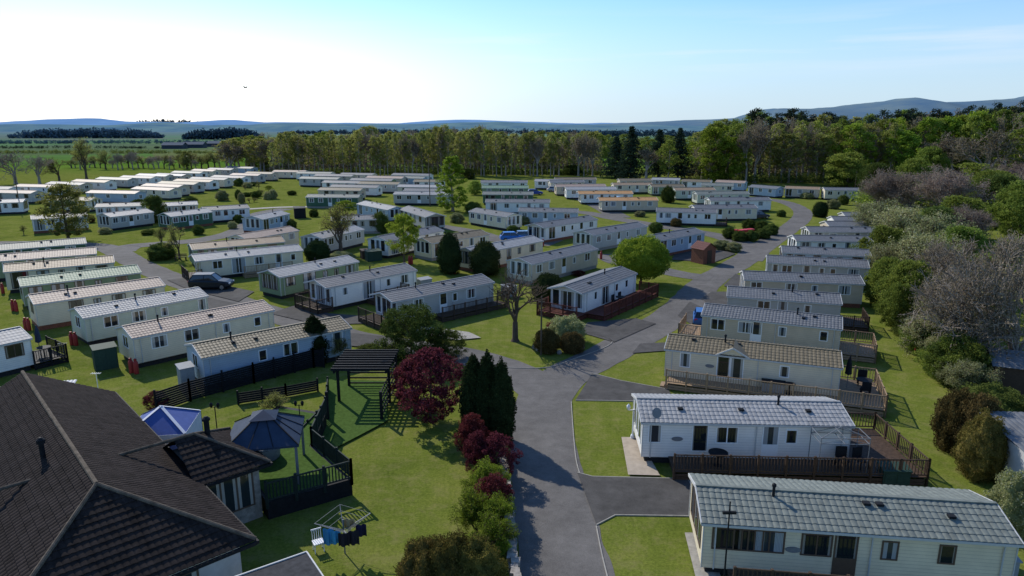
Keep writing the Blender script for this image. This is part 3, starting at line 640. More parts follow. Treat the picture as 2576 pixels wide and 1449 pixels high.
def belt(x0,x1,step,base,topf,kinds,w,label,group,j=6):
    x=x0
    while x<x1:
        tree(rt.choice(kinds),x,base+rt.uniform(-3,3),topf(x)+rt.uniform(-j,j*1.3),w*rt.uniform(.75,1.3),label,'tree','woodland_tree',group);x+=step*rt.uniform(.6,1.4)
gw='trees of the woodland belt behind the caravan park'
tp=lambda x:333-14*math.exp(-((x-1115)/34)**2)-14*math.exp(-((x-935)/26)**2)-14*math.exp(-((x-1220)/34)**2)+ (x<700)*8
lb='tall thin spring tree with olive leaves in the woodland belt behind the caravans'
belt(600,1510,20,418,lambda x:tp(x)-2,['wood','woodg','woodbare'],50,lb,gw,7)
belt(690,1520,15,430,lambda x:tp(x)+1,['wood','wood','woodg','woodbare'],44,lb,gw,7)
belt(690,1510,11,441,lambda x:tp(x)+8,['wood','wood','wood','woodbare'],38,lb,gw,12)
belt(570,700,13,432,lambda x:350,['woodbare','woodbare','woodbare','wood'],64,'bare tree at the left end of the woodland belt','bare trees at the left end of the woodland')
belt(180,590,13,424,lambda x:386,['sparse','bare','bare'],34,'thin half-bare tree in the hedge line beyond the left caravans','thin trees in the left hedge line',13)
for px,pb,pt,w,k,l in ((40,462,378,90,'bare','leaning bare tree at the far left edge'),(100,462,388,70,'bare','bare tree second from the left edge'),(150,458,395,60,'sparse','sparse tree third from the left edge'),(218,450,345,60,'sparse','tall sparse tree in the left hedge line'),(470,425,380,30,'olive','small leafy tree in the left hedge line')):
    tree(k,px,pb,pt,w,l)
for px,pb,pt,w,nn in ((640,425,400,40,'the left end'),(670,430,400,40,'the far-left rows'),(700,440,425,40,'the far centre rows'),(1180,450,425,50,'the birch'),(1440,440,415,60,'the spruces')):
    tree('hedged',px,pb,pt,w,f'dark evergreen bush at the foot of the woodland near {nn}','bush')
for px,pb,pt,w,l in ((1548,448,343,70,'dark spruce, leftmost of the conifer clump'),(1585,452,318,76,'dark spruce, tallest of the conifer clump left of the clearing'),(1655,446,326,70,'dark spruce, third of the conifer clump'),(1705,448,322,70,'dark spruce, rightmost of the conifer clump')):
    tree('spruce',px,pb,pt,w,l,'conifer','spruce_tree')
tree('woodbare',1625,455,365,80,'brown bare tree between the dark spruces');tree('woodg',1680,456,352,60,'pale green tree in front of the right spruce')
belt(1490,1760,14,410,lambda x:342,['wood','woodg'],44,'distant olive tree behind the dark spruces','trees behind the spruces')
gr='trees of the big wood at the right';lr='large spring tree in the big wood at the right'
tpr=lambda x:np.interp(x,[1740,1800,1900,2000,2100,2200,2300,2450,2600],[345,300,288,292,298,292,284,276,266])
belt(1755,2640,25,432,lambda x:tpr(x)-2,['woodbare','woodg','wood'],74,lr,gr,10)
belt(1880,2640,30,436,lambda x:tpr(x)-12,['pine'],62,'dark pine standing above the big wood at the right','pines in the big wood',10)
belt(1760,2640,22,448,lambda x:tpr(x)+12,['woodg','wood','woodb','woodbare'],74,lr,gr,12)
belt(1765,2250,21,460,lambda x:tpr(x)+28,['woodg','wood','wood','woodbare'],68,lr,gr,16)
for i,(px,pt,w) in enumerate(((1790,318,90),(1830,340,80),(2140,308,95),(2250,322,110))):
    tree('woodb',px,462,pt,w,f'bright fresh green tree at the front of the right wood, {ordn[i]} from the left')
for px,pb,pt,w,k in ((2130,470,385,120,'hedgeg'),(2390,470,330,130,'woodbare'),(2470,480,325,150,'woodbare'),(2560,480,320,150,'woodg'),(2330,470,370,90,'hedgeg'),(2440,500,410,140,'woodg'),(2540,510,400,150,'hedgep'),(2200,490,410,90,'hedged'),(2290,500,400,90,'hedgeg'),(2380,520,420,110,'hedgeb'),(2490,530,430,140,'hedgeg'),(2576,560,430,130,'hedgeb')):
    tree(k,px,pb,pt,w,'budding tree in the thicket right of the wood','tree','thicket_tree','trees in the right thicket')
HR=[('hedgep',2215,540,425,130),('hedgep',2290,545,412,170),('hedgep',2370,560,415,160),('hedgeg',2400,600,495,140),('hedged',2500,560,440,150),('hedgeg',2560,600,460,150),
('hedgew',2200,600,500,120),('hedgew',2260,640,512,160),('hedgew',2330,660,535,170),('hedgeg',2215,680,570,120),('hedgew',2245,720,600,130),('hedgew',2300,730,575,170),('hedgeg',2400,680,570,140),
('hedgeg',2222,770,650,105),('hedgeg',2275,800,658,135),('hedgeb',2390,810,595,210),('hedgeb',2500,830,585,220),('hedgeg',2255,830,715,90),('hedgeb',2370,880,660,190),('hedgew',2335,860,735,130),('hedgew',2325,900,780,110),
('hedgeb',2430,940,625,260),('hedgeb',2540,950,650,230),('hedged',2400,960,840,130),('hedgeg',2375,960,850,100),('hedgeg',2430,975,865,100),('hedgeg',2560,720,600,150),('hedged',2350,620,520,120),('hedgeg',2480,760,640,140),('hedged',2450,850,750,130),('hedgep',2420,620,510,140),('hedgeb',2340,760,600,150)]
kn={'hedgep':'pinkish brown bare','hedged':'dark green leafy','hedgeb':'pale twigged bare','hedgew':'white blossoming','hedgeg':'fresh green'}
cnt={}
for k,px,pb,pt,w in HR:
    cnt[k]=cnt.get(k,0)+1
    tree(k,px,pb,pt,w,f"{kn[k]} hedgerow tree, {ordn[cnt[k]-1]} of its kind counting from the wood towards the sheds",'tree','hedgerow_tree')
hp=[(2175,555),(2185,600),(2198,660),(2212,720),(2235,780),(2262,825),(2300,880),(2345,930),(2390,975),(2420,990)]
for i in range(26):
    t=i/25*(len(hp)-1);j=min(int(t),len(hp)-2);f=t-j;x=hp[j][0]*(1-f)+hp[j+1][0]*f+rt.uniform(0,25);y=hp[j][1]*(1-f)+hp[j+1][1]*f
    D=G(x,y).y;w=3.2/depth(G(x,y))*F
    tree(rt.choice(['hedgeg','hedged','hedgew','hedgeg']),x,y,y-w*rt.uniform(.5,.9),w,'leafy bush in the continuous low growth at the foot of the right hedgerow','bush','hedge_bush','bushes at the foot of the hedgerow')
T=tree
T('centre',1296,858,655,150,'bare tree on the triangular lawn in the centre')
T('spread',1035,905,775,175,'spreading dark green tree above the red maple');T('spread',1120,900,828,110,'low green shrub right of the spreading tree','shrub')
T('cyp',795,912,800,72,'dark conifer at the right end of the pale blue caravan','conifer','conifer_tree');T('sparse',845,908,845,70,'bare brown shrub next to the dark conifer','shrub')
T('olive',172,605,462,135,'olive leafed tree among the lodges at left');T('hedged',392,560,492,62,'dark bushy tree behind the lodges at left')
T('birch',1138,532,392,90,'tall yellow-green birch in the centre');T('young',1017,662,540,86,'young yellow-green tree in front of the white caravan')
T('sparse',858,642,512,105,'half bare tree by the grey caravan');T('sparse',452,652,562,52,'small reddish bare tree by the road bend');T('sparse',408,620,572,40,'thin sapling left of the road bend')
T('round',1612,714,600,140,'bright green round crowned tree beside the white gabled caravan')
T('hedgeg',1195,490,455,40,'small green tree right of the birch');T('young',870,540,505,60,'small leafy tree behind the half bare one')
T('maple',1085,1062,878,175,'large red maple at the garden corner');T('maple',1025,1010,915,90,'small red maple left of the large one')
T('sparse',700,1050,985,70,'small bare tree by the garden fence');T('shrubr',395,1030,985,60,'reddish shrub behind the blue and white tent','shrub')
for px,pb,pt,w,l in ((1192,1092,895,66,'dark cypress, left of the three by the road'),(1226,1098,892,70,'dark cypress, middle of the three by the road'),(1262,1108,915,66,'dark cypress, right of the three by the road')):
    T('cyp',px,pb,pt,w,l,'conifer','cypress_tree')
for px,pb,pt,w,k,l in ((1190,1150,1042,90,'shrubr','red shrub just below the cypresses'),(1255,1200,1095,100,'shrubr','red shrub on the wall beside the road'),(1205,1190,1085,80,'shrubr','dark red shrub on the garden side of the hedge'),
 (1215,1260,1150,110,'shrubg','pale green shrub below the red ones'),(1255,1255,1175,80,'shrubg','small olive shrub beside the road wall'),(1200,1345,1235,115,'shrubg','yellow-green shrub on the garden side'),(1250,1340,1235,100,'shrubg','yellow-green shrub above the road wall'),(1225,1400,1290,125,'shrubg','lowest yellow-green shrub above the brown hedge'),
 (1240,1300,1195,100,'shrubr','mixed red shrub between the pale green ones'),(1260,1420,1350,60,'shrubg','small shrub at the bottom of the road wall')):
    T(k,px,pb,pt,w,l,'shrub')
for px,pb,pt,w,k,l in ((1080,1500,1362,140,'domeh','brown clipped hedge at the bottom, left part'),(1140,1510,1355,150,'domeh','brown clipped hedge at the bottom, middle part'),(1200,1520,1368,150,'domeh','brown clipped hedge at the bottom, right part'),
 (2395,1130,985,95,'domeb','brown hedge bush right of the far lawn, back one'),(2450,1150,1000,110,'domeb','brown hedge bush, middle of three at the right'),(2462,1200,1045,112,'domeh','tall orange-brown hedge bush beside the white shed'),(2552,1345,1195,120,'domep','white flowering bush at the right edge'),
 (2500,1060,975,150,'domeg','green bush in front of the dark roofed shed'),
 (800,660,604,60,'dome','dark clipped bush, leftmost of the clipped row'),(1131,688,587,58,'dome','tall dark clipped bush, second of the row'),(1220,692,607,74,'dome','biggest dark clipped bush, third of the row'),
 (1378,692,645,58,'dome','small clipped bush in front of the white caravan'),(1378,760,687,78,'dome','wide clipped bush left of the gabled caravan'),(1680,510,470,32,'domeg','small clipped bush right of the orange roofed caravans'),(2062,546,507,36,'dome','lone clipped bush on the lawn by the road end'),
 (955,585,535,42,'domeg','bluish green bush in the centre left'),(408,652,612,64,'domeg','low bush on the grass at the road bend'),(1425,862,798,86,'domep','green variegated bush in the rock bed'),(1375,885,830,60,'domeb','brown bush at the left of the rock bed'),(1440,885,838,60,'domeb','brown low bush in the front of the rock bed'),(1400,842,800,50,'shrubr','reddish bush at the back of the rock bed'),
 (1815,628,605,40,'domep','pale shrub by the brick hut'),(1843,632,610,40,'domep','second pale shrub by the brick hut'),(690,618,590,70,'domeg','low bush in front of the cream caravan'),(930,890,868,60,'domeg','low bush right of the bare shrub'),(980,905,870,50,'domep','pale low bush beside the spreading tree'),
 (1190,536,508,40,'domeg','bush below the birch'),(1750,510,492,24,'dome','tiny clipped bush among the right centre caravans'),(600,560,540,24,'domeg','small bush right of the white caravan at the road bend'),(860,655,634,60,'domep','low pale bush left of the dark clipped one'),(1455,695,680,36,'shrubr','tiny red bush near the gabled caravan')):
    T(k,px,pb,pt,w,l,'bush')
hedge=[(1835,600),(1860,607),(1890,606),(1920,600),(1938,590),(1915,582),(1885,578)]
for i,(px,pb) in enumerate(hedge): T('domeg',px,pb,pb-26,34,f'hedge bush around the red bins, {ordn[i]} going round from the left','bush')
rs=random.Random(5)
for i in range(20):
    px,pb=rs.uniform(600,740),rs.uniform(466,512)
    T(rs.choice(['domep','domeg','young','sparse']),px,pb,pb-rs.uniform(8,26),rs.uniform(14,22),'small ornamental shrub in the flower beds at the far left lawn','shrub',None,'shrubs in the flower beds')
for px,pb,k in ((375,590,'domeg'),(225,560,'domeb'),(265,588,'domep'),(500,590,'domeg'),(585,575,'domep'),(60,590,'sparse'),(350,520,'domeg'),(480,510,'domeg'),(560,505,'domep'),(735,575,'domeg'),(790,545,'domeg'),(925,540,'domeb'),(985,575,'domeg'),(1150,560,'domep'),(1290,585,'domeg'),(1320,565,'domep'),(1560,525,'domeg'),(1610,545,'domep'),(1650,585,'domeg'),(1700,570,'domeb'),(1965,545,'domeg'),(2030,500,'domep'),(2120,515,'domeg'),(2095,525,'domep'),(1850,480,'domeg'),(2010,492,'domeb')):
    T(k,px,pb,pb-rs.uniform(12,26),rs.uniform(20,34),'small garden shrub growing between the caravans','shrub',None,'small shrubs between the caravans')
# ---------------------------------------------------------------- hills and far woods
def hill(prof,D,dep,m,seed):
    x0,x1=prof[0][0],prof[-1][0];n=160;rows=8;vs=[];px=[p[0] for p in prof];py=[p[1] for p in prof]
    for j in range(rows+1):
        t=j/rows;d=D+dep*t
        for i in range(n+1):
            x=x0+(x1-x0)*i/n;y=np.interp(x,px,py);a=TH+math.atan((y-724.5)/F);top=max(0,H-(D+dep*.6)*math.tan(a))
            s=math.sin(min(1,t/.6)*math.pi/2) if t<.6 else math.cos((t-.6)/.4*math.pi/2)
            X=(x-1288)/F*(D+dep*.6);nz=noise.fractal(V((X*.0022+seed,d*.0022,seed)),1,2,5)
            vs.append((X,d,max(-2,top*s*(1+.10*nz)+ (4*nz if 0<t<1 else 0))-(3 if j in(0,rows) else 0)))
    mb=MB();w=n+1;mb.add(vs,[(j*w+i,j*w+i+1,(j+1)*w+i+1,(j+1)*w+i) for j in range(rows) for i in range(n)])
    o=mb.build('hills',m,smooth=True);o['kind']='structure'
def hm(name,c1,c2,s): return mat(name,c1,1,.1,s,0,0,col2=c2)  # hill colours are tinted blue, with aerial haze baked into them
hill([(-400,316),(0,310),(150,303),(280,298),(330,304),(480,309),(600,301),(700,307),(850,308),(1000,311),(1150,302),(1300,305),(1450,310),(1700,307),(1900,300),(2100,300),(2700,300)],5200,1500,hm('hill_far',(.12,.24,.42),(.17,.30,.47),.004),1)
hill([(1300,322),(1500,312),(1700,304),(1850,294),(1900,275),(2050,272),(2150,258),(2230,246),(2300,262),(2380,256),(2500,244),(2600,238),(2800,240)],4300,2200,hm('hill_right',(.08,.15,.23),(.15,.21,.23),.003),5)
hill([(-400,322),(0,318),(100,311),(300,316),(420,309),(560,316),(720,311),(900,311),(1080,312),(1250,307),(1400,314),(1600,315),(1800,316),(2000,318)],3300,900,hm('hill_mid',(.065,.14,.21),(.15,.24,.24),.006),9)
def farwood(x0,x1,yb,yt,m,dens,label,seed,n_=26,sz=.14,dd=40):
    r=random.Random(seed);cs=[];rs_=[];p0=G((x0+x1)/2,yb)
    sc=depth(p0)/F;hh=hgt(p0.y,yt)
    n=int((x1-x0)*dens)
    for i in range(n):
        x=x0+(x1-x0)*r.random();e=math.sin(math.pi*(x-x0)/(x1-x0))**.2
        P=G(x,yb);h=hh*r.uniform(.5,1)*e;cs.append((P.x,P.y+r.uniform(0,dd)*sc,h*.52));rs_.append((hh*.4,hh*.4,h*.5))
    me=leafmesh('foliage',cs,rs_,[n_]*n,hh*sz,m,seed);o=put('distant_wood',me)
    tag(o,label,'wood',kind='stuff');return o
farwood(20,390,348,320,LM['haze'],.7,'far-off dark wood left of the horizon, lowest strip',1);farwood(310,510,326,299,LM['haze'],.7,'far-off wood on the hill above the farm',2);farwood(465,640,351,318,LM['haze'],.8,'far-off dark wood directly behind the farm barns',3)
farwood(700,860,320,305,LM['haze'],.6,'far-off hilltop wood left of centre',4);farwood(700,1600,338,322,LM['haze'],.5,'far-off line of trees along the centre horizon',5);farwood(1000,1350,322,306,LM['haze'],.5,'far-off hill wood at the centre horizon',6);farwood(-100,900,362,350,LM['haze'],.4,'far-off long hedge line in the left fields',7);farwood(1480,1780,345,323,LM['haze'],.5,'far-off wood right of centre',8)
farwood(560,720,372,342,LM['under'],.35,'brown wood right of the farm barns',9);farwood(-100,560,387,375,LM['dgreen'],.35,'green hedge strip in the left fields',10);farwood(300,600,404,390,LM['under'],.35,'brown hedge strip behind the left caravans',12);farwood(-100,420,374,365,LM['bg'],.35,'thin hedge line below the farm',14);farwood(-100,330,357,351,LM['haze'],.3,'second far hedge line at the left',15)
farwood(690,1515,436,358,LM['under'],.6,'mass of trunks and twigs filling the woodland belt',21,50,.03,60);farwood(690,1515,441,420,LM['dgreen'],.5,'green undergrowth at the foot of the woodland belt',22,40,.09,60)
farwood(1750,2640,450,345,LM['under'],.5,'mass of twigs filling the big right wood',23,60,.028,60);farwood(1755,2240,462,432,LM['dgreen'],.5,'undergrowth at the foot of the right wood',24,40,.08,60)
farwood(2180,2640,520,440,LM['green'],.35,'green thicket between the wood and the hedgerow',25,60,.05,80)
for px,pb,w,l in ((440,374,50,'grey farm barn in the far fields, left one'),(490,372,50,'dark roofed farm barn in the far fields, middle one'),(545,369,36,'farm barn in the far fields, right one')):
    p=G(px,pb);s=depth(p)/F;a=w*s/2;t=thing('farm_barn',l,'barn',p,.1)
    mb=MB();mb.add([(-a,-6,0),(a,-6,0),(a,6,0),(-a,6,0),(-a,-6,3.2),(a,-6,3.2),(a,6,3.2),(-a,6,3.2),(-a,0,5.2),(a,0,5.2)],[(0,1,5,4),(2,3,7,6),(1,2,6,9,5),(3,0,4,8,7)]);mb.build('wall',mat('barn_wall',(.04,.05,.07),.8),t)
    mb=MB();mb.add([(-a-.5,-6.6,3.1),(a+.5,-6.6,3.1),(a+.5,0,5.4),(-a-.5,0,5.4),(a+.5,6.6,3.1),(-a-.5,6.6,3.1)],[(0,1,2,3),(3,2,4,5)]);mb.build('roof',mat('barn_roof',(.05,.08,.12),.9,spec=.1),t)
# ---------------------------------------------------------------- house
htile=mat('house_tile',(.029,.0225,.020),.9,.45,2.2,.3,.08);hridge=mat('house_ridge',(.11,.09,.068),.95,.45,3,.5,.1)
hwall=mat('house_render',(.42,.42,.42),.8,.12,2,.3);hstone=mat('house_stone',(.28,.255,.22),.9,.35,4,.8)
hs=thing('house','bungalow with dark brown tiled hipped roof filling the bottom left corner','house',(-15.04,22.43,0),math.atan2(-.733,.68))
zr,ze=4.92,2.73;y0=4.05
mb=MB();kw=dict(rows=15,pitch=.22,amp=.03,step=.03)
mb.tiles((-15.9,y0,ze),(3.9,y0,ze),(-15.9,0,zr),(0,0,zr),**kw)
mb.tiles((-15.9,-y0,ze),(3.9,-y0,ze),(-15.9,0,zr),(0,0,zr),**kw)
mb.tiles((3.9,-y0,ze),(3.9,y0,ze),(0,0,zr),(0,0,zr),**kw)
mr=mb.build('roof',htile,hs)
def wing(s,n1):
    mb=MB();xr=-3.94;hw=2.4;zrw=4.05;n0=1.5
    k=dict(rows=9,pitch=.22,amp=.03,step=.03)
    mb.tiles((xr+hw,s*(y0-.3),ze),(xr+hw,s*n1,ze),(xr,s*n0,zrw),(xr,s*(n1-hw),zrw),**k)
    mb.tiles((xr-hw,s*(y0-.3),ze),(xr-hw,s*n1,ze),(xr,s*n0,zrw),(xr,s*(n1-hw),zrw),**k)
    mb.tiles((xr-hw,s*n1,ze),(xr+hw,s*n1,ze),(xr,s*(n1-hw),zrw),(xr,s*(n1-hw),zrw),**k)
    mb.build('roof',htile,hs)
    mb=MB();mb.tube([(xr,s*n0,zrw+.03),(xr,s*(n1-hw),zrw+.03)],.08,8)
    for q in(-1,1): mb.tube([(xr,s*(n1-hw),zrw+.03),(xr+q*hw,s*n1,ze+.06)],.07,8)
    mb.build('ridge_tile',hridge,hs)
    MB().box(xr-hw+.4,xr+hw-.4,min(s*3.5,s*(n1-.4)),max(s*3.5,s*(n1-.4)),0,ze-.03).build('wall',hstone,hs)
wing(1,7.0);wing(-1,8.5)
mb=MB();mb.tube([(-15.9,0,zr+.04),(0,0,zr+.04)],.09,8)
for s in(-1,1): mb.tube([(0,0,zr+.04),(3.9,s*y0,ze+.07)],.08,8)
mb.build('ridge_tile',hridge,hs)
mb=MB();mb.add([(-15.3,-3.6,0),(-15.3,3.6,0),(-15.3,3.6,2.7),(-15.3,0,4.7),(-15.3,-3.6,2.7),(3.45,-3.6,0),(3.45,3.6,0),(3.45,3.6,2.7),(3.45,-3.6,2.7)],[(0,1,2,3,4),(1,6,7,2),(6,5,8,7),(5,0,4,8)]);mb.build('wall',hwall,hs)
mb=MB();mb.bar((-15.9,y0+.05,ze-.08),(3.95,y0+.05,ze-.08),.1,.12);mb.bar((3.95,-y0,ze-.08),(3.95,y0,ze-.08),.1,.12);mb.bar((-1.5,y0,ze-.08),(-1.5,7,ze-.08),.1,.12);mb.bar((-6.3,7.05,ze-.08),(-1.5,7.05,ze-.08),.1,.12);mb.build('gutter',blackp,hs)
def bigwin(par,w,h,loc,rz,nm=2,fr=frameb,pane=PANE[0]):
    mb=MB();t=.07;mb.box(-w/2,w/2,-.05,0,0,t);mb.box(-w/2,w/2,-.05,0,h-t,h)
    for i in range(nm+1):
        x=-w/2+(w-t)*i/nm;mb.box(x,x+t,-.048,0,t,h-t)
    f=mb.build('window',fr,par,loc=loc,rz=rz)
    for i in range(nm):
        x0=-w/2+(w-t)*i/nm+t;x1=-w/2+(w-t)*(i+1)/nm
        MB().add([(x0,-.02,t),(x1,-.02,t),(x1,-.02,h-t),(x0,-.02,h-t)],[(0,1,2,3)]).build('pane',pane,f)
bigwin(hs,2.2,1.75,(-1.94,5.2,.75),math.pi/2,3)
bigwin(hs,1.6,1.2,(-3.9,6.6,1.0),math.pi,2);bigwin(hs,1.6,1.2,(1.2,3.6,1.1),math.pi,2);bigwin(hs,1.8,1.2,(3.45,1.2,1.1),math.pi/2,2)
v=MB();v.lathe([(.1,0),(.1,.75),(.16,.75),(.16,.9),(.05,1.0)],(-4.9,-.9,4.35),10);v.build('flue',blackp,mr)
v=MB();v.lathe([(.12,0),(.12,.9),(.18,.9),(.18,1.0),(.06,1.1)],(-4.3,5.3,3.5),10);v.build('flue',blackp,hs)
p=G(715,1475,2.2);t=thing('garden_shed','grey felt roofed shed with white edging at the bottom edge','shed',(p.x,p.y,0),R(35))
MB().box(-1.1,1.1,-1.3,1.3,0,2.1).build('wall',hwall,t);MB().box(-1.25,1.25,-1.45,1.45,2.1,2.2).build('roof',mat('felt',(.05,.05,.052),.9,.3,4,.3,.1),t)
mb=MB();mb.box(-1.29,1.29,1.45,1.5,2.05,2.24);mb.box(1.25,1.3,-1.45,1.45,2.05,2.24);mb.box(-1.3,-1.25,-1.45,1.45,2.05,2.24);mb.build('trim',trimw,t)
# ---------------------------------------------------------------- garden
turf=mat('artificial_turf',(.065,.11,.028),.95,.25,6,.4,.0)
def prism(pix,h,m,name,par,z0=0,origin=V((0,0,0))):
    pts=[G(x,y,h)-origin for x,y in pix];n=len(pts);mb=MB()
    vs=[(p.x,p.y,z0) for p in pts]+[(p.x,p.y,h) for p in pts]
    mb.add(vs,[tuple(range(n,2*n))]+[(i,(i+1)%n,n+(i+1)%n,n+i) for i in range(n)]);return mb.build(name,m,par)
dp=[(672,1265),(885,1205),(785,1120),(820,1040),(700,1020),(560,1110),(610,1180)]
o0=G(740,1180,.9);o0.z=0
gd=thing('garden_deck','raised black deck with green artificial turf and black balustrade behind the house','deck',o0)
prism(dp,.86,blackp,'deck_base',gd,0,o0)
prism([(680,1258),(872,1203),(778,1122),(810,1044),(705,1026),(572,1112),(618,1180)],.89,turf,'turf',gd,.865,o0)
def rail(pts,h,m,par,name='railing',ht=1.0,sp=.15,o=V((0,0,0))):
    mb=MB()
    for P,Q in zip(pts,pts[1:]):
        P=V((P.x-o.x,P.y-o.y,0));Q=V((Q.x-o.x,Q.y-o.y,0));ln=(Q-P).length;n=max(1,round(ln/1.5))
        for i in range(n+1):
            p=P.lerp(Q,i/n);mb.box(p.x-.055,p.x+.055,p.y-.055,p.y+.055,h-.3,h+ht+.08)
        for zz in(h+.12,h+ht-.05): mb.bar(P+V((0,0,zz)),Q+V((0,0,zz)),.06,.07)
        k=int(ln/sp)
        for i in range(1,k):
            p=P.lerp(Q,i/k);mb.box(p.x-.025,p.x+.025,p.y-.025,p.y+.025,h+.12,h+ht-.06)
    return mb.build(name,m,par)
railm=mat('rail_dark_green',(.025,.035,.03),.7,.2,spec=.1)
rail([G(x,y,.89) for x,y in dp[:4]],.89,railm,gd,o=o0)
poly('turf_lawn',[(775,1128),(850,1128),(975,1062),(972,962),(828,958),(815,1040)],turf)
a=G(893,1058);w=3.3;Dp=5.6
pg=thing('pergola','black timber pergola with slatted top over the artificial lawn','pergola',a,R(0))
for x in(-w/2,w/2):
    for y in(0,Dp/2,Dp): MB().box(x-.08,x+.08,y-.08,y+.08,0,2.35 if y else 1.9).build('post',blackp,pg)
mb=MB()
for x in(-w/2,w/2): mb.box(x-.06,x+.06,Dp/2-.9,Dp+.2,2.355,2.5)
mb.build('beam',blackp,pg)
for i in range(9):
    y=Dp/2-.8+ (Dp/2+.9)*i/8;MB().box(-w/2-.2,w/2+.2,y-.06,y+.06,2.505,2.68).build('slat',blackp,pg)
mb=MB()
for i in range(5):
    z=.25+i*.38;mb.box(w/2-.03,w/2+.03,.09,Dp/2-.09,z,z+.1);mb.box(w/2-.03,w/2+.03,Dp/2+.09,Dp-.09,z,z+.1);mb.box(-w/2+.09,w/2-.09,Dp-.03,Dp+.03,z,z+.1)
mb.build('side_rail',blackp,pg)
fr_=thing('balustrade','dark balustrade running from the pergola to the turf deck','fence',G(790,1070))
rail([G(x,y,0) for x,y in((752,1125),(820,1052),(826,985))],.0,railm,fr_,o=G(790,1070))
def fence(pix,h,m,label,name='fence'):
    pts=[G(*p) for p in pix];o=pts[0].copy();t=thing(name,label,'fence',o);mb=MB();pb=MB()
    for P,Q in zip(pts,pts[1:]):
        P=P-o;Q=Q-o;ln=(Q-P).length;n=max(1,round(ln/1.8));d=(Q-P).normalized();nn=V((-d.y,d.x,0))
        for i in range(n+1):
            p=P.lerp(Q,i/n);pb.box(p.x-.05,p.x+.05,p.y-.05,p.y+.05,0,h+.08)
        k=int(h/.16)
        for i in range(k):
            z=.12+i*(h-.15)/k;mb.bar(P+nn*.06+V((0,0,z)),Q+nn*.06+V((0,0,z)),.025,.13)
    mb.build('panel',m,t);pb.build('post',m,t);return t
fence([(395,1040),(480,1010),(640,965),(790,925),(815,925)],1.5,blackp,'black boarded garden fence below the pale blue caravan')
fence([(600,1018),(720,1000),(800,985)],.9,blackp,'low black fence inside the garden')
def G2(px,py,h): p=G(px,py,h);p.z=0;return p
navy=mat('gazebo_navy',(.032,.048,.078),.7,.15,2,0,.12)
p=G2(668,1090,2.95);gz=thing('gazebo','navy hard top gazebo with grey posts over the hot tub','gazebo',p,R(12));s=1.7;z=.89
for x in(-s+.15,s-.15):
    for y in(-s+.15,s-.15): MB().box(x-.06,x+.06,y-.06,y+.06,z,2.9).build('post',greym,gz)
mb=MB();za,zb=2.95,3.85;q=.42
mb.add([(-s,-s,za),(s,-s,za),(s,s,za),(-s,s,za),(-q,-q,zb),(q,-q,zb),(q,q,zb),(-q,q,zb)],[(0,1,5,4),(1,2,6,5),(2,3,7,6),(3,0,4,7)])
mb.box(-s,s,-s,s,2.86,2.945);mb.build('roof',navy,gz)
mb=MB()
for A_,B_ in(((-s,-s,za),(-q,-q,zb)),((s,-s,za),(q,-q,zb)),((s,s,za),(q,q,zb)),((-s,s,za),(-q,q,zb))): mb.bar(V(A_)+V((0,0,.03)),V(B_)+V((0,0,.03)),.05,.04)
for f in(-.33,.33): mb.bar((f*s,-s,za+.02),(f*q,-q,zb+.02),.03,.03);mb.bar((s,f*s,za+.02),(q,f*q,zb+.02),.03,.03)
mb.build('rib',blackp,gz)
mb=MB();mb.add([(-.62,-.62,3.88),(.62,-.62,3.88),(.62,.62,3.88),(-.62,.62,3.88),(0,0,4.2)],[(0,1,4),(1,2,4),(2,3,4),(3,0,4)]);mb.box(-.4,.4,-.4,.4,3.8,3.875);mb.build('top_vent',navy,gz)
p=G2(665,1150,.9);ht=thing('hot_tub','round grey hot tub under the navy gazebo','hot tub',(p.x,p.y,.89))
MB().lathe([(.75,0),(.8,.1),(.8,.6),(.78,.68)],n=20).build('tub',greym,ht,True);MB().lathe([(.8,.69),(.8,.76),(.6,.8)],n=20).build('cover',mat('tub_cover',(.2,.22,.26),.6),ht)
tb=mat('tent_blue',(.09,.13,.32),.8,.1,3,0,.1);tw=mat('tent_white',(.60,.62,.66),.7,.08,3)
p=G2(410,1066,2.2);tt=thing('party_tent','blue and white pop-up party tent beside the house roof','tent',p,R(10));s=1.5
mb=MB();mb.add([(-s,-s,2.2),(s,-s,2.2),(s,s,2.2),(-s,s,2.2),(0,0,3.2)],[(0,1,4),(1,2,4),(2,3,4),(3,0,4)]);mb.build('canopy',tb,tt)
mb=MB()
for a_,b_ in(((-s,-s),(s,-s)),((s,-s),(s,s)),((s,s),(-s,s)),((-s,s),(-s,-s))): mb.bar((a_[0],a_[1],2.08),(b_[0],b_[1],2.08),.02,.24)
for x_,y_ in((-s,-s),(s,-s),(s,s),(-s,s)): mb.bar((x_,y_,2.22),(0,0,3.22),.16,.02)
mb.build('valance',tw,tt)
mb=MB();mb.box(-s,s,-s-.01,-s+.01,.0,1.95);mb.box(s-.01,s+.01,-s+.02,s,0,1.95);mb.build('side_wall',tw,tt)
for x in(-.75,.75): 
    mb=MB();mb.add([(x-.4,-s-.02,.9),(x+.4,-s-.02,.9),(x+.4,-s-.02,1.5),(x,-s-.02,1.8),(x-.4,-s-.02,1.5)],[(0,1,2,3,4)]);mb.build('tent_window',tb,tt)
for x in(-s,s):
    for y in(-s,s): MB().tube([(x,y,0),(x,y,2.2)],.03,6).build('leg',greym,tt)
for px,py,l in ((757,1085,'small black garden lantern by the balustrade, right one'),(547,1090,'small black garden lantern left of the navy gazebo')):
    p=G(px,py);t=thing('garden_lantern',l,'lantern',p);MB().tube([(0,0,0),(0,0,1.7)],.03,6).build('post',blackp,t);MB().bar((-.2,0,1.65),(.2,0,1.65),.03,.03).build('arm',blackp,t)
    for x in(-.2,.2): MB().lathe([(.03,1.6),(.09,1.72),(.1,1.85),(.01,1.95)],(x,0,0),8).build('lamp',blackp,t)
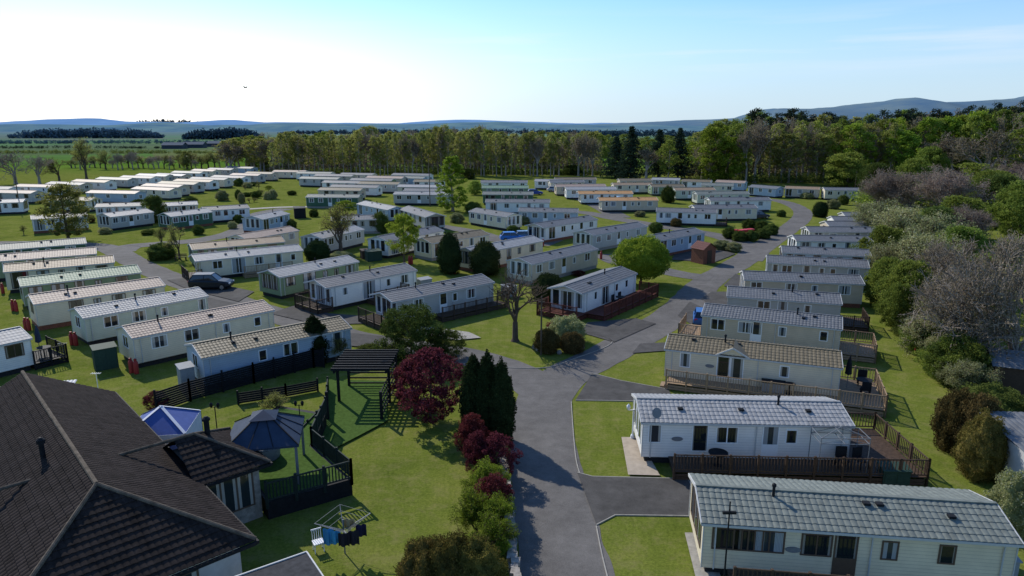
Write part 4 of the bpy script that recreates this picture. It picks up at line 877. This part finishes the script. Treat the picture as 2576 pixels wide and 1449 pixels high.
# rotary dryer
p=G(868,1392);dr=thing('rotary_dryer','rotary clothes dryer standing on the lawn','clothes dryer',p,R(20));AR=1.15
MB().tube([(0,0,0),(0,0,1.6)],.03,8).build('pole',greym,dr)
for k in range(4):
    a=k*math.pi/2;MB().bar((0,0,1.1),(AR*math.cos(a),AR*math.sin(a),1.65),.03,.03).build('arm',greym,dr)
mb=MB()
for q in(.5,.75,1.):
    c=[V((AR*q*math.cos(k*math.pi/2),AR*q*math.sin(k*math.pi/2),1.1+.55*q)) for k in range(4)]
    for k in range(4): mb.bar(c[k],c[(k+1)%4],.01,.01)
mb.build('line',greym,dr)
cl=[((.05,.25,.5),-.85,-.3,.75,'blue'),((.05,.3,.55),-.6,-.55,.6,'bright blue'),((.02,.02,.03),-.3,-.85,.6,'black'),((.03,.03,.04),.1,-.8,.65,'charcoal'),((.02,.02,.06),.45,-.45,.55,'dark navy'),((.45,.32,.16),.05,.1,.4,'tan')]
for i,(c,x,y,hh,nmz) in enumerate(cl):
    mb=MB();n=7;vs=[]
    for j in range(2):
        for k in range(n): vs.append((x+.42*k/(n-1),y+.05*math.sin(k*1.7)*(1+j)-.1*k/(n-1),1.52-j*hh+.02*math.cos(k*2)*j))
    mb.add(vs,[(k,k+1,n+k+1,n+k) for k in range(n-1)])
    o=mb.build('laundry',mat('cloth_'+str(i),c,.9,.15),None,loc=p,rz=R(20));tag(o,f'{nmz} garment hanging on the rotary dryer, {ordn[i]} from the left','laundry')
p=G(802,1385);ch=thing('plastic_chair','small white plastic chair beside the rotary dryer','chair',p,R(30))
MB().box(-.22,.22,-.2,.2,.4,.44).build('seat',whitep,ch)
mb=MB()
for i in range(5): mb.bar((-.18+.09*i,.2,.44),(-.18+.09*i,.26,.88),.05,.02)
mb.bar((-.22,.26,.88),(.22,.26,.88),.03,.06);mb.build('backrest',whitep,ch)
for x in(-.19,.19):
    for y in(-.17,.17): MB().bar((x,y,0),(x*.95,y*.95,.4),.035,.035).build('leg',whitep,ch)
# stone wall by road
pts=smooth([G(*q) for q in((1262,1170),(1275,1240),(1282,1330),(1290,1420),(1305,1520))],4);mb=MB();rr=random.Random(2)
for a,b in zip(pts,pts[1:]):
    n=int((b-a).length/.35)+1
    for i in range(n):
        for lv in range(3):
            q=a.lerp(b,(i+rr.random()*.3)/n);s_=rr.uniform(.13,.2);ct=V((q.x+rr.uniform(-.06,.06),q.y,.14+lv*.24));vs=[]
            for sx in(-1,1):
                for sy in(-1,1):
                    for sz in(-1,1): vs.append(ct+V((sx*s_*rr.uniform(.8,1.2),sy*s_*rr.uniform(.9,1.3),sz*.13*rr.uniform(.8,1.1))))
            mb.add(vs,[(0,1,3,2),(4,6,7,5),(0,4,5,1),(2,3,7,6),(1,5,7,3),(0,2,6,4)])
tag(mb.build('stone_wall',hstone),'low dry stone wall along the left edge of the near road','wall')
for i in range(12):
    a=i/12*6.28;c=G(1405,880);q=c+V((1.9*math.cos(a),1.3*math.sin(a)+.3,0));mb=MB()
    mb.lathe([(.22,0),(.3,.12),(.2,.28),(.05,.33)],n=6);mb.v=[(x+.06*noise.noise(V((x*5+i,y*5,z*5))),y*.8,z) for x,y,z in mb.v]
    o=mb.build('rock',hstone,loc=q,rz=a*3);tag(o,'grey rock in the ring edging the shrub bed','rock','rocks around the shrub bed')
# ---------------------------------------------------------------- cars
tyre=mat('tyre',(.015,.015,.015),.8);rim=mat('rim',(.4,.4,.42),.3,.05,metal=.8);cg=mat('car_glass',(.01,.013,.016),.05,.1,spec=.8);lamp=mat('headlight',(.7,.72,.75),.1);tail=mat('tail_light',(.4,.01,.01),.3)
def car(px,py,ang,col,label,s=1.,hi=1.):
    t=thing('parked_car',label,'car',G(px,py),R(ang));t.scale=(s,s,s*hi)
    m=mat('paint_'+label.split()[0],col,.35,.03,spec=.4,metal=0)
    st=[(-2.15,.70,.45,.85),(-2.05,.84,.3,1.0),(-1.4,.89,.22,1.02),(0,.9,.22,.98),(1.0,.89,.22,.95),(1.7,.86,.25,.86),(2.1,.76,.3,.74),(2.2,.6,.4,.62)]
    mb=MB();vs=[]
    for x,w,z0,z1 in st: vs+=[(x,-w*.85,z0),(x,-w,z0+.15),(x,-w,z1-.14),(x,-w*.88,z1),(x,w*.88,z1),(x,w,z1-.14),(x,w,z0+.15),(x,w*.85,z0)]
    n=8;fs=[(i*n+k,i*n+(k+1)%n,(i+1)*n+(k+1)%n,(i+1)*n+k) for i in range(len(st)-1) for k in range(n)]+[tuple(range(8))[::-1],tuple(range(56,64))]
    mb.add(vs,fs)
    for y in(-1,1):
        mb.bar((-2.0,y*.77,1.0),(-1.6,y*.62,1.5),.07,.07);mb.bar((1.0,y*.77,.95),(.3,y*.62,1.5),.06,.06);mb.bar((-.5,y*.785,.97),(-.5,y*.63,1.5),.08,.03)
    mb.box(-1.62,.3,-.63,.63,1.5,1.55);mb.build('body',m,t)
    mb=MB();vs=[(-1.98,-.75,.98),(1.0,-.75,.93),(1.0,.75,.93),(-1.98,.75,.98),(-1.58,-.61,1.498),(.28,-.61,1.498),(.28,.61,1.498),(-1.58,.61,1.498)]
    mb.add(vs,[(0,1,5,4),(1,2,6,5),(2,3,7,6),(3,0,4,7)]);mb.build('car_window',cg,t)
    for x in(-1.35,1.35):
        for y in(-1,1):
            w=MB();w.tube([(x,y*.72,.33),(x,y*.91,.33)],.33,16);wo=w.build('wheel',tyre,t)
            w=MB();w.tube([(x,y*.90,.33),(x,y*.925,.33)],.2,10);w.build('rim',rim,wo)
    for y in(-.6,.6):
        MB().box(2.05,2.16,y-.15,y+.15,.6,.74).build('headlight',lamp,t);MB().box(-2.14,-2.05,y-.13,y+.13,.75,.95).build('tail_light',tail,t)
car(533,727,4,(.012,.018,.025),'dark grey SUV parked behind the timber decked caravan',1.05,1.1)
car(1290,606,8,(.02,.16,.5),'bright blue small car parked in the centre',.95)
car(1325,603,8,(.12,.22,.36),'dull blue car right behind the bright blue one',.95)
car(1908,550,20,(.03,.035,.05),'black car beside the curved road end')
car(1345,490,10,(.02,.06,.3),'deep blue car among the far centre caravans')
car(1395,482,10,(.4,.4,.42),'silver car among the far centre caravans')
car(1765,812,75,(.02,.10,.3),'blue car half hidden at the left deck of the beige caravan',.9)
# ---------------------------------------------------------------- small stuff
def bottle(px,py,label):
    p=G(px,py);t=thing('gas_bottle',label,'gas bottle',p,group='red gas bottles');t.scale=(.85,.85,.8)
    MB().lathe([(.19,0),(.2,.06),(.2,1.05),(.14,1.2),(.06,1.24)],n=12).build('body',redm,t,True);MB().lathe([(.1,1.24),(.12,1.27),(.12,1.42),(.08,1.44)],n=10).build('collar',redm,t)
for px,py,l in ((332,938,'left'),(344,940,'right')): bottle(px,py,f'red gas bottle by the cream caravan with pinkish roof, {l} of the pair')
for px,py,l in ((182,868,'left'),(192,869,'right')): bottle(px,py,f'red gas bottle by the pale greenish caravan, {l} of the pair')
for px,py,l in ((66,830,'left'),(74,831,'right')): bottle(px,py,f'red gas bottle by the cream caravan with brick skirt, {l} of the pair')
for px,py,l in ((34,782,'left'),(42,783,'right')): bottle(px,py,f'red gas bottle by the green roofed caravan, {l} of the pair')
for px,py,l in ((1030,665,'red gas bottle left of the cream caravan with brownish roof'),(1036,665,'second red gas bottle left of the cream caravan with brownish roof'),(1145,688,'red gas bottle behind the tallest clipped bush'),(1366,620,'red gas bottle at the end of the white caravan by the blue cars'),(1512,652,'red gas bottle right of the beige caravan beside the round tree'),(2305,890,'red gas bottle at the foot of the right hedgerow'),(8,738,'red gas bottle at the far left edge')): bottle(px,py,l)
def boxy(name,px,py,w,d,h,m,label,rz=0,cat='storage box'):
    t=thing(name,label,cat,G(px,py),R(rz));MB().box(-w/2,w/2,-d/2,d/2,0,h).build('body',m,t)
    mb=MB();mb.add([(-w/2-.06,-d/2-.06,h+.005),(w/2+.06,-d/2-.06,h+.005),(w/2+.06,d/2+.06,h+.12),(-w/2-.06,d/2+.06,h+.12),(-w/2-.06,-d/2-.06,h+.05),(w/2+.06,-d/2-.06,h+.05),(w/2+.06,d/2+.06,h+.19),(-w/2-.06,d/2+.06,h+.19)],[(0,3,2,1),(4,5,6,7),(0,1,5,4),(1,2,6,5),(2,3,7,6),(3,0,4,7)]);mb.build('lid',m,t)
    mb=MB()
    for s_ in(-1,1): mb.box(s_*w*.24-w*.21,s_*w*.24+w*.21,-d/2-.02,-d/2-.003,.08,h-.08)
    mb.build('door',m,t);return t
greenp=mat('green_metal',(.03,.06,.045),.7,.15,spec=.15);greyb=mat('grey_box',(.30,.31,.31),.7,.1,spec=.15)
boxy('storage_box',268,925,1.5,1.0,1.6,greenp,'dark green metal storage shed at the left end of the pinkish roofed caravan',40)
boxy('storage_box',472,978,.9,.9,1.6,greyb,'grey metal locker at the left end of the pale blue caravan',40)
boxy('storage_box',1068,722,1.5,.8,.9,greyb,'grey storage chest behind the grey middle caravan',40)
boxy('storage_box',1280,745,1.4,1,1.1,greyb,'pale storage locker right of the grey middle caravan',40)
boxy('storage_box',940,655,2,1.2,1.3,greenp,'dark storage shed by the white caravan behind the young tree',30)
boxy('storage_box',2480,1445,1.8,.9,.9,greyb,'grey storage chest below the nearest caravan at the right edge',-4)
boxy('storage_box',2245,1215,1.3,.7,.8,greenp,'pale green storage chest behind the nearest caravan',-3)
boxy('storage_box',755,548,2.2,2.2,2,blackp,'small black shed on the central lawn',20,'shed')
boxy('storage_box',918,650,1,1,1.1,wooddk,'small brown cupboard beside the dark storage shed',30)
p=R3['c']+R3['u']*1.6+R3['n']*(-R3['hy']-.5);t=thing('storage_bench','dark storage box on the light deck under the gabled caravan wall','storage box',(p.x,p.y,.5),R3['ang'])
MB().box(-.7,.7,-.3,.3,0,.6).build('body',greyb,t);MB().box(-.75,.75,-.35,.35,.605,.68).build('lid',blackp,t)
for c,xx,yy,l,zz in ((R3,R3['hx']+.7,0,'tall dark closed parasol on the light deck',.5),(L0,L0['hx']+1.2,.2,'closed blue parasol on the small black deck',.5)):
    p=c['c']+c['u']*xx+c['n']*yy;t=thing('closed_parasol',l,'parasol',(p.x,p.y,zz));MB().tube([(0,0,0),(0,0,2.3)],.025,6).build('pole',greym,t)
    MB().lathe([(.05,.9),(.22,1.0),(.16,1.7),(.04,2.3)],n=10).build('canopy',navy if c is L0 else blackp,t)
def pchair(c,xx,yy,label,rz=0,m=blackp,zz=.5):
    p=c['c']+c['u']*xx+c['n']*yy;t=thing('garden_chair',label,'chair',(p.x,p.y,zz),c['ang']+R(rz))
    MB().box(-.28,.28,-.28,.28,.38,.46).build('seat',m,t);MB().box(-.28,.28,.26,.33,.46,1.0).build('backrest',m,t)
    for x in(-.25,.25):
        for y in(-.24,.24): MB().box(x-.03,x+.03,y-.03,y+.03,0,.375).build('leg',m,t)
def ptable(c,xx,yy,label,m=blackp,zz=.5,r=.5):
    p=c['c']+c['u']*xx+c['n']*yy;t=thing('garden_table',label,'table',(p.x,p.y,zz))
    MB().lathe([(r,.68),(r,.72)],n=18).build('tabletop',m,t);MB().lathe([(.25,0),(.04,.05),(.04,.675)],n=10).build('pedestal',m,t)
pchair(R3,R3['hx']+1.7,.9,'dark wicker chair at the back of the light deck');pchair(R3,R3['hx']+1.7,-1.0,'dark wicker chair at the front of the light deck',180);ptable(R3,R3['hx']+1.7,0,'dark low table between two wicker chairs on the light deck')
pchair(R2,R2['hx']+.3,-R2['hy']-.8,'black garden chair on the long dark deck, left one',20);pchair(R2,R2['hx']-.6,-R2['hy']-.8,'covered black garden chair near the caravan wall');ptable(R2,-1.6,-R2['hy']-.9,'round black table on the long dark deck')
ptable(L0,L0['hx']+1.2,-.6,'round table on the small black deck');ptable(R3,2.6,-R3['hy']-.7,'small round table on the front of the light deck',r=.35)
pchair(M4,-1.0,-M4['hy']-1,'garden chair on the dark red deck, left one');pchair(M4,.4,-M4['hy']-1,'garden chair on the dark red deck, right one');ptable(M4,-.3,-M4['hy']-1.2,'dark table on the dark red deck')
hx=R2['hx'];hy=R2['hy'];p=R2['c']+R2['u']*(hx-.9)+R2['n']*(-hy-.85);t=thing('tent_frame','bare grey metal gazebo frame on the long dark deck','frame',(p.x,p.y,.5),R2['ang'])
for x in(-1.2,1.2):
    for y in(-.65,.65): MB().tube([(x,y,0),(x,y,1.9)],.022,6).build('leg',greym,t)
mb=MB()
for z in(1.9,1.6):
    for y in(-.65,.65): mb.bar((-1.2,y,z),(1.2,y,z),.03,.03)
    for x in(-1.2,0,1.2): mb.bar((x,-.65,z),(x,.65,z),.03,.03)
for x in(-1.2,1.2):
    for y in(-.65,.65): mb.bar((x,y,1.9),(0,0,2.25),.03,.03);mb.bar((x,y,1.6),(0,y,1.9),.02,.02)
mb.build('truss',greym,t)
for c,fx,zz in ((R2,.17,1.5),(R3,.27,1.55),(R1,.3,1.5)):
    mb=MB();n=16;w_,h_=(.3,.12);vs=[]
    for yy in(-.045,-.004): vs+=[(w_*math.cos(2*math.pi*k/n),yy,h_*math.sin(2*math.pi*k/n)) for k in range(n)]
    mb.add(vs,[tuple(range(n))]+[(k,(k+1)%n,n+(k+1)%n,n+k) for k in range(n)])
    mb.build('name_plate',greym,c['root'],loc=(-c['hx']+fx*c['L'],-c['hy'],zz))
def pole(px,pb,pt,label,m=None,r=.1):
    p=G(px,pb);h=hgt(p.y,pt);t=thing('utility_pole',label,'pole',p);MB().tube([(0,0,0),(0,0,h)],[r*1.1,r*.8],8).build('shaft',m or bark,t);MB().box(-.25,.25,-.05,.05,h-.5,h-.4).build('crossarm',m or bark,t);return t
pole(1361,893,745,'wooden pole at the shrub bed on the centre lawn',r=.07);pole(52,535,445,'wooden utility pole at the far left');pole(1082,520,430,'dark utility pole left of the birch');pole(2150,480,430,'utility pole at the wood edge',r=.08);pole(1818,1500,1262,'thin dark pole in front of the nearest caravan',blackp,.035)
p=G(1591,1105);h=hgt(p.y,1015);t=thing('lamp_post','ornate white lamp post at the left end of the pale roofed caravan','lamp post',p)
MB().lathe([(.14,0),(.12,.25),(.05,.35),(.035,h-.4),(.06,h-.35)],n=10).build('post',whitep,t)
MB().bar((-.3,0,h-.4),(.3,0,h-.4),.04,.04).build('arm',whitep,t)
for x in(-.3,.3): MB().lathe([(.05,h-.4),(.11,h-.25),(.12,h-.15),(.02,h-.02)],(x,0,0),8).build('lantern',whitep,t)
p=R2['c']+R2['u']*(-R2['hx']+.6)+R2['n']*(-R2['hy']-.1);t=thing('satellite_dish','grey satellite dish on the left corner of the pale roofed caravan','satellite dish',(p.x,p.y,2.5),R(20))
MB().tube([(0,0,-.1),(0,0,.45)],.02,6).build('bracket',greym,t);MB().lathe([(.02,0),(.15,.02),(.28,.09)],n=14).build('dish',greym,t).matrix_local=Matrix.Translation((0,-.05,.5))@Matrix.Rotation(R(70),4,'X')
for px,py,l in ((248,985,'white television aerial on a short mast in the grass'),(163,905,'small meter post in the grass near the left row')):
    p=G(px,py);t=thing('aerial_mast',l,'aerial',p);MB().tube([(0,0,0),(0,0,1.3)],.025,6).build('mast',whitep,t);mb=MB();mb.bar((-.3,0,1.3),(.3,0,1.3),.02,.02)
    for i in range(5): mb.bar((-.28+.14*i,-.15,1.32),(-.28+.14*i,.15,1.32),.015,.015)
    mb.build('antenna',whitep,t)
p=G(1768,660);t=thing('brick_hut','tiny red brick hut with tiled pitched roof by the road','hut',p,R(30))
mb=MB();a=1.1;mb.add([(-a,-a,0),(a,-a,0),(a,a,0),(-a,a,0),(-a,-a,2),(a,-a,2),(a,a,2),(-a,a,2),(0,-a,2.7),(0,a,2.7)],[(0,1,5,8,4),(1,2,6,5),(2,3,7,9,6),(3,0,4,7)]);mb.build('wall',brick,t)
mb=MB();mb.tiles((-a-.2,-a-.15,1.92),(-a-.2,a+.15,1.92),(0,-a-.15,2.78),(0,a+.15,2.78),4,.3,.03,.02);mb.tiles((a+.2,-a-.15,1.92),(a+.2,a+.15,1.92),(0,-a-.15,2.78),(0,a+.15,2.78),4,.3,.03,.02);mb.build('roof',mat('hut_roof',(.13,.05,.04),.8,.2),t)
MB().box(-.4,.4,-a-.04,-a-.003,0,1.8).build('door',wooddk,t)
binr=mat('bin_red',(.5,.03,.03),.5)
for i in range(6):
    p=G(1840+i*9.5,600-abs(i-2)*1.0);t=thing('wheeled_bin',f'red wheeled bin in the hedge enclosure, {ordn[i]} from the left','bin',p,R(10),'red bins');t.scale=(1.15,1.15,1.15)
    mb=MB();mb.add([(-.28,-.32,.05),(.28,-.32,.05),(.28,.32,.05),(-.28,.32,.05),(-.33,-.4,1.15),(.33,-.4,1.15),(.33,.4,1.15),(-.33,.4,1.15)],[(0,3,2,1),(0,1,5,4),(1,2,6,5),(2,3,7,6),(3,0,4,7)]);mb.build('body',binr,t)
    MB().box(-.35,.35,-.42,.42,1.155,1.23).build('lid',binr,t)
    for x in(-.3,.3): MB().tube([(x-.04,.3,.1),(x+.04,.3,.1)],.1,8).build('wheel',tyre,t)
for px,py,l,rz in ((1652,572,'wooden bench on the grass near the white caravan with skylights',100),(455,655,'dark bench at the road bend grass',10),(2085,520,'wooden picnic bench on the far right lawn',0)):
    t=thing('park_bench',l,'bench',G(px,py),R(rz));MB().box(-.75,.75,-.2,.2,.42,.47).build('seat',wooddk,t);mb=MB();mb.box(-.75,.75,.2,.24,.55,.68);mb.box(-.75,.75,.2,.24,.75,.88);mb.build('backrest',wooddk,t)
    for x in(-.65,.65): MB().box(x-.04,x+.04,-.18,.24,0,.415).build('leg',wooddk,t)
p=G(1555,520);t=thing('sun_parasol','open pale blue parasol by the orange roofed caravans','parasol',p);MB().tube([(0,0,0),(0,0,2.2)],.03,6).build('pole',whitep,t);MB().lathe([(1.3,1.9),(.7,2.15),(.05,2.4)],n=10).build('canopy',mat('par_blue',(.3,.45,.6),.6),t)
p=G(2600,1215);t=thing('garden_shed','white walled shed with blue-grey roof at the right edge','shed',p,R(-4))
MB().box(-1.75,1.75,-2,2,0,2.4).build('wall',hwall,t);mb=MB();mb.tiles((-1.9,-2.2,2.42),(1.9,-2.2,2.42),(-1.9,2.2,2.9),(1.9,2.2,2.9),1,.3,.03,0);mb.build('roof',ROOF['slate'],t)
p=G(2610,985);t=thing('garden_shed','dark roofed timber shed at the right edge behind the hedge','shed',p,R(-25))
MB().box(-3,3,-2,2,0,2.0).build('wall',wooddk,t);mb=MB();mb.tiles((-3.2,-2.2,2.05),(3.2,-2.2,2.05),(-3.2,0,2.7),(3.2,0,2.7),5,.3,.03,.02);mb.tiles((-3.2,2.2,2.05),(3.2,2.2,2.05),(-3.2,0,2.7),(3.2,0,2.7),5,.3,.03,.02);mb.build('roof',ROOF['slate'],t)
p=G(60,1000,2.0);t=thing('outhouse','low outhouse with white corrugated roof behind the house','outhouse',(p.x,p.y,0),R(18))
MB().box(-2.2,2.2,-1.4,1.4,0,1.95).build('wall',hwall,t);mb=MB();mb.tiles((-2.4,-1.6,2.0),(2.4,-1.6,2.0),(-2.4,1.6,2.25),(2.4,1.6,2.25),1,.2,.04,0);mb.build('roof',mat('corr_white',(.5,.5,.5),.6,.1),t)
d=((618-1288)/F,cT-((221-724.5)/F)*sT,-sT-((221-724.5)/F)*cT);k=60;p=V((d[0]*k,d[1]*k,H+d[2]*k))
mb=MB();mb.tube([(-.2,0,0),(-.05,0,.02),(.12,0,.03),(.22,0,.02)],[.01,.045,.05,.012],6)
bi=thing('gull','dark gull gliding high in the sky at left','bird',p,R(160));mb.build('body',blackp,bi)
for s_ in(-1,1):
    w=MB();w.add([(.09,s_*.03,.03),(.12,s_*.25,.14),(.0,s_*.55,.10),(-.05,s_*.26,.13),(-.06,s_*.03,.03)],[(0,1,3,4),(1,2,3)]);w.build('wing',blackp,bi)
# ---------------------------------------------------------------- camera, light, world
cam=bpy.data.cameras.new('camera');co=bpy.data.objects.new('camera',cam);COL.objects.link(co);co.location=(0,0,H);co.rotation_euler=(R(90)-TH,0,0)
cam.sensor_width=36;cam.lens=36*F/2576;cam.clip_end=20000;cam.clip_start=.2;SC.camera=co
el=R(36);sd=V((-.6,.8,0)).normalized()*math.cos(el)+V((0,0,math.sin(el)))
sl=bpy.data.lights.new('sun','SUN');sl.energy=4.7;sl.angle=R(.5);sl.color=(1,.94,.84);so=bpy.data.objects.new('sun',sl);COL.objects.link(so)
so.rotation_euler=sd.to_track_quat('Z','Y').to_euler()
w=bpy.data.worlds.new('World');SC.world=w;w.use_nodes=True;nt=w.node_tree;n=nt.nodes;l=nt.links;bg=n['Background'];bg.inputs[1].default_value=.14
sk=n.new('ShaderNodeTexSky');sk.sky_type='NISHITA';sk.sun_disc=False;sk.sun_elevation=el;sk.sun_rotation=-math.atan2(.6,.8);sk.dust_density=.3;sk.air_density=1.0;sk.ozone_density=1.5
def wm(f,a,b,mode='MIX'):
    x=n.new('ShaderNodeMix');x.data_type='RGBA';x.blend_type=mode
    if isinstance(f,(int,float)):x.inputs[0].default_value=f
    else:l.new(f,x.inputs[0])
    for s,i in ((a,6),(b,7)):
        if isinstance(s,tuple):x.inputs[i].default_value=(*s,1)
        else:l.new(s,x.inputs[i])
    return x.outputs[2]
def mth(op,a,b=None):
    x=n.new('ShaderNodeMath');x.operation=op
    for s,i in ((a,0),(b,1)):
        if s is None: continue
        if isinstance(s,(int,float)):x.inputs[i].default_value=s
        else:l.new(s,x.inputs[i])
    return x.outputs[0]
def mrng(src,a,b,c_,d_):
    x=n.new('ShaderNodeMapRange');x.interpolation_type='SMOOTHSTEP'
    for i,vv in zip((1,2,3,4),(a,b,c_,d_)): x.inputs[i].default_value=vv
    l.new(src,x.inputs[0]);return x.outputs[0]
tc=n.new('ShaderNodeTexCoord');sx=n.new('ShaderNodeSeparateXYZ');l.new(tc.outputs['Generated'],sx.inputs[0])
c=wm(1,sk.outputs[0],(.72,.98,1.30),'MULTIPLY')
c=wm(mrng(sx.outputs['Z'],0,.2,.85,0),c,(4.3,5.3,6.3))
dt=n.new('ShaderNodeVectorMath');dt.operation='DOT_PRODUCT';l.new(tc.outputs['Generated'],dt.inputs[0]);gd_=V((-.46,.88,.05)).normalized();dt.inputs[1].default_value=gd_
gl=mth('MULTIPLY',mth('POWER',mth('MAXIMUM',dt.outputs['Value'],0.0),11.0),mrng(sx.outputs['Z'],.05,.19,1,0))
c=wm(gl,c,(4.5,3.2,2.0),'ADD')
mp=n.new('ShaderNodeMapping');mp.inputs['Scale'].default_value=(2.2,2.2,34);mp.inputs['Rotation'].default_value=(0,.04,0);l.new(tc.outputs['Generated'],mp.inputs[0])
nz=n.new('ShaderNodeTexNoise');nz.inputs['Scale'].default_value=1.3;nz.inputs['Detail'].default_value=6;l.new(mp.outputs[0],nz.inputs['Vector'])
cr=n.new('ShaderNodeMapRange');cr.inputs[1].default_value=.52;cr.inputs[2].default_value=.75;l.new(nz.outputs[0],cr.inputs[0])
r2=n.new('ShaderNodeValToRGB');e=r2.color_ramp.elements;e[0].position=.06;e[0].color=(0,0,0,1);e[1].position=.16;e[1].color=(0,0,0,1);q=e.new(.105);q.color=(.55,.55,.55,1)
l.new(sx.outputs['Z'],r2.inputs[0])
c=wm(mth('MULTIPLY',cr.outputs[0],r2.outputs[0]),c,(6.6,6.8,7.1))
l.new(c,bg.inputs[0])
SC.view_settings.view_transform='Standard';SC.view_settings.look='None';SC.view_settings.exposure=0
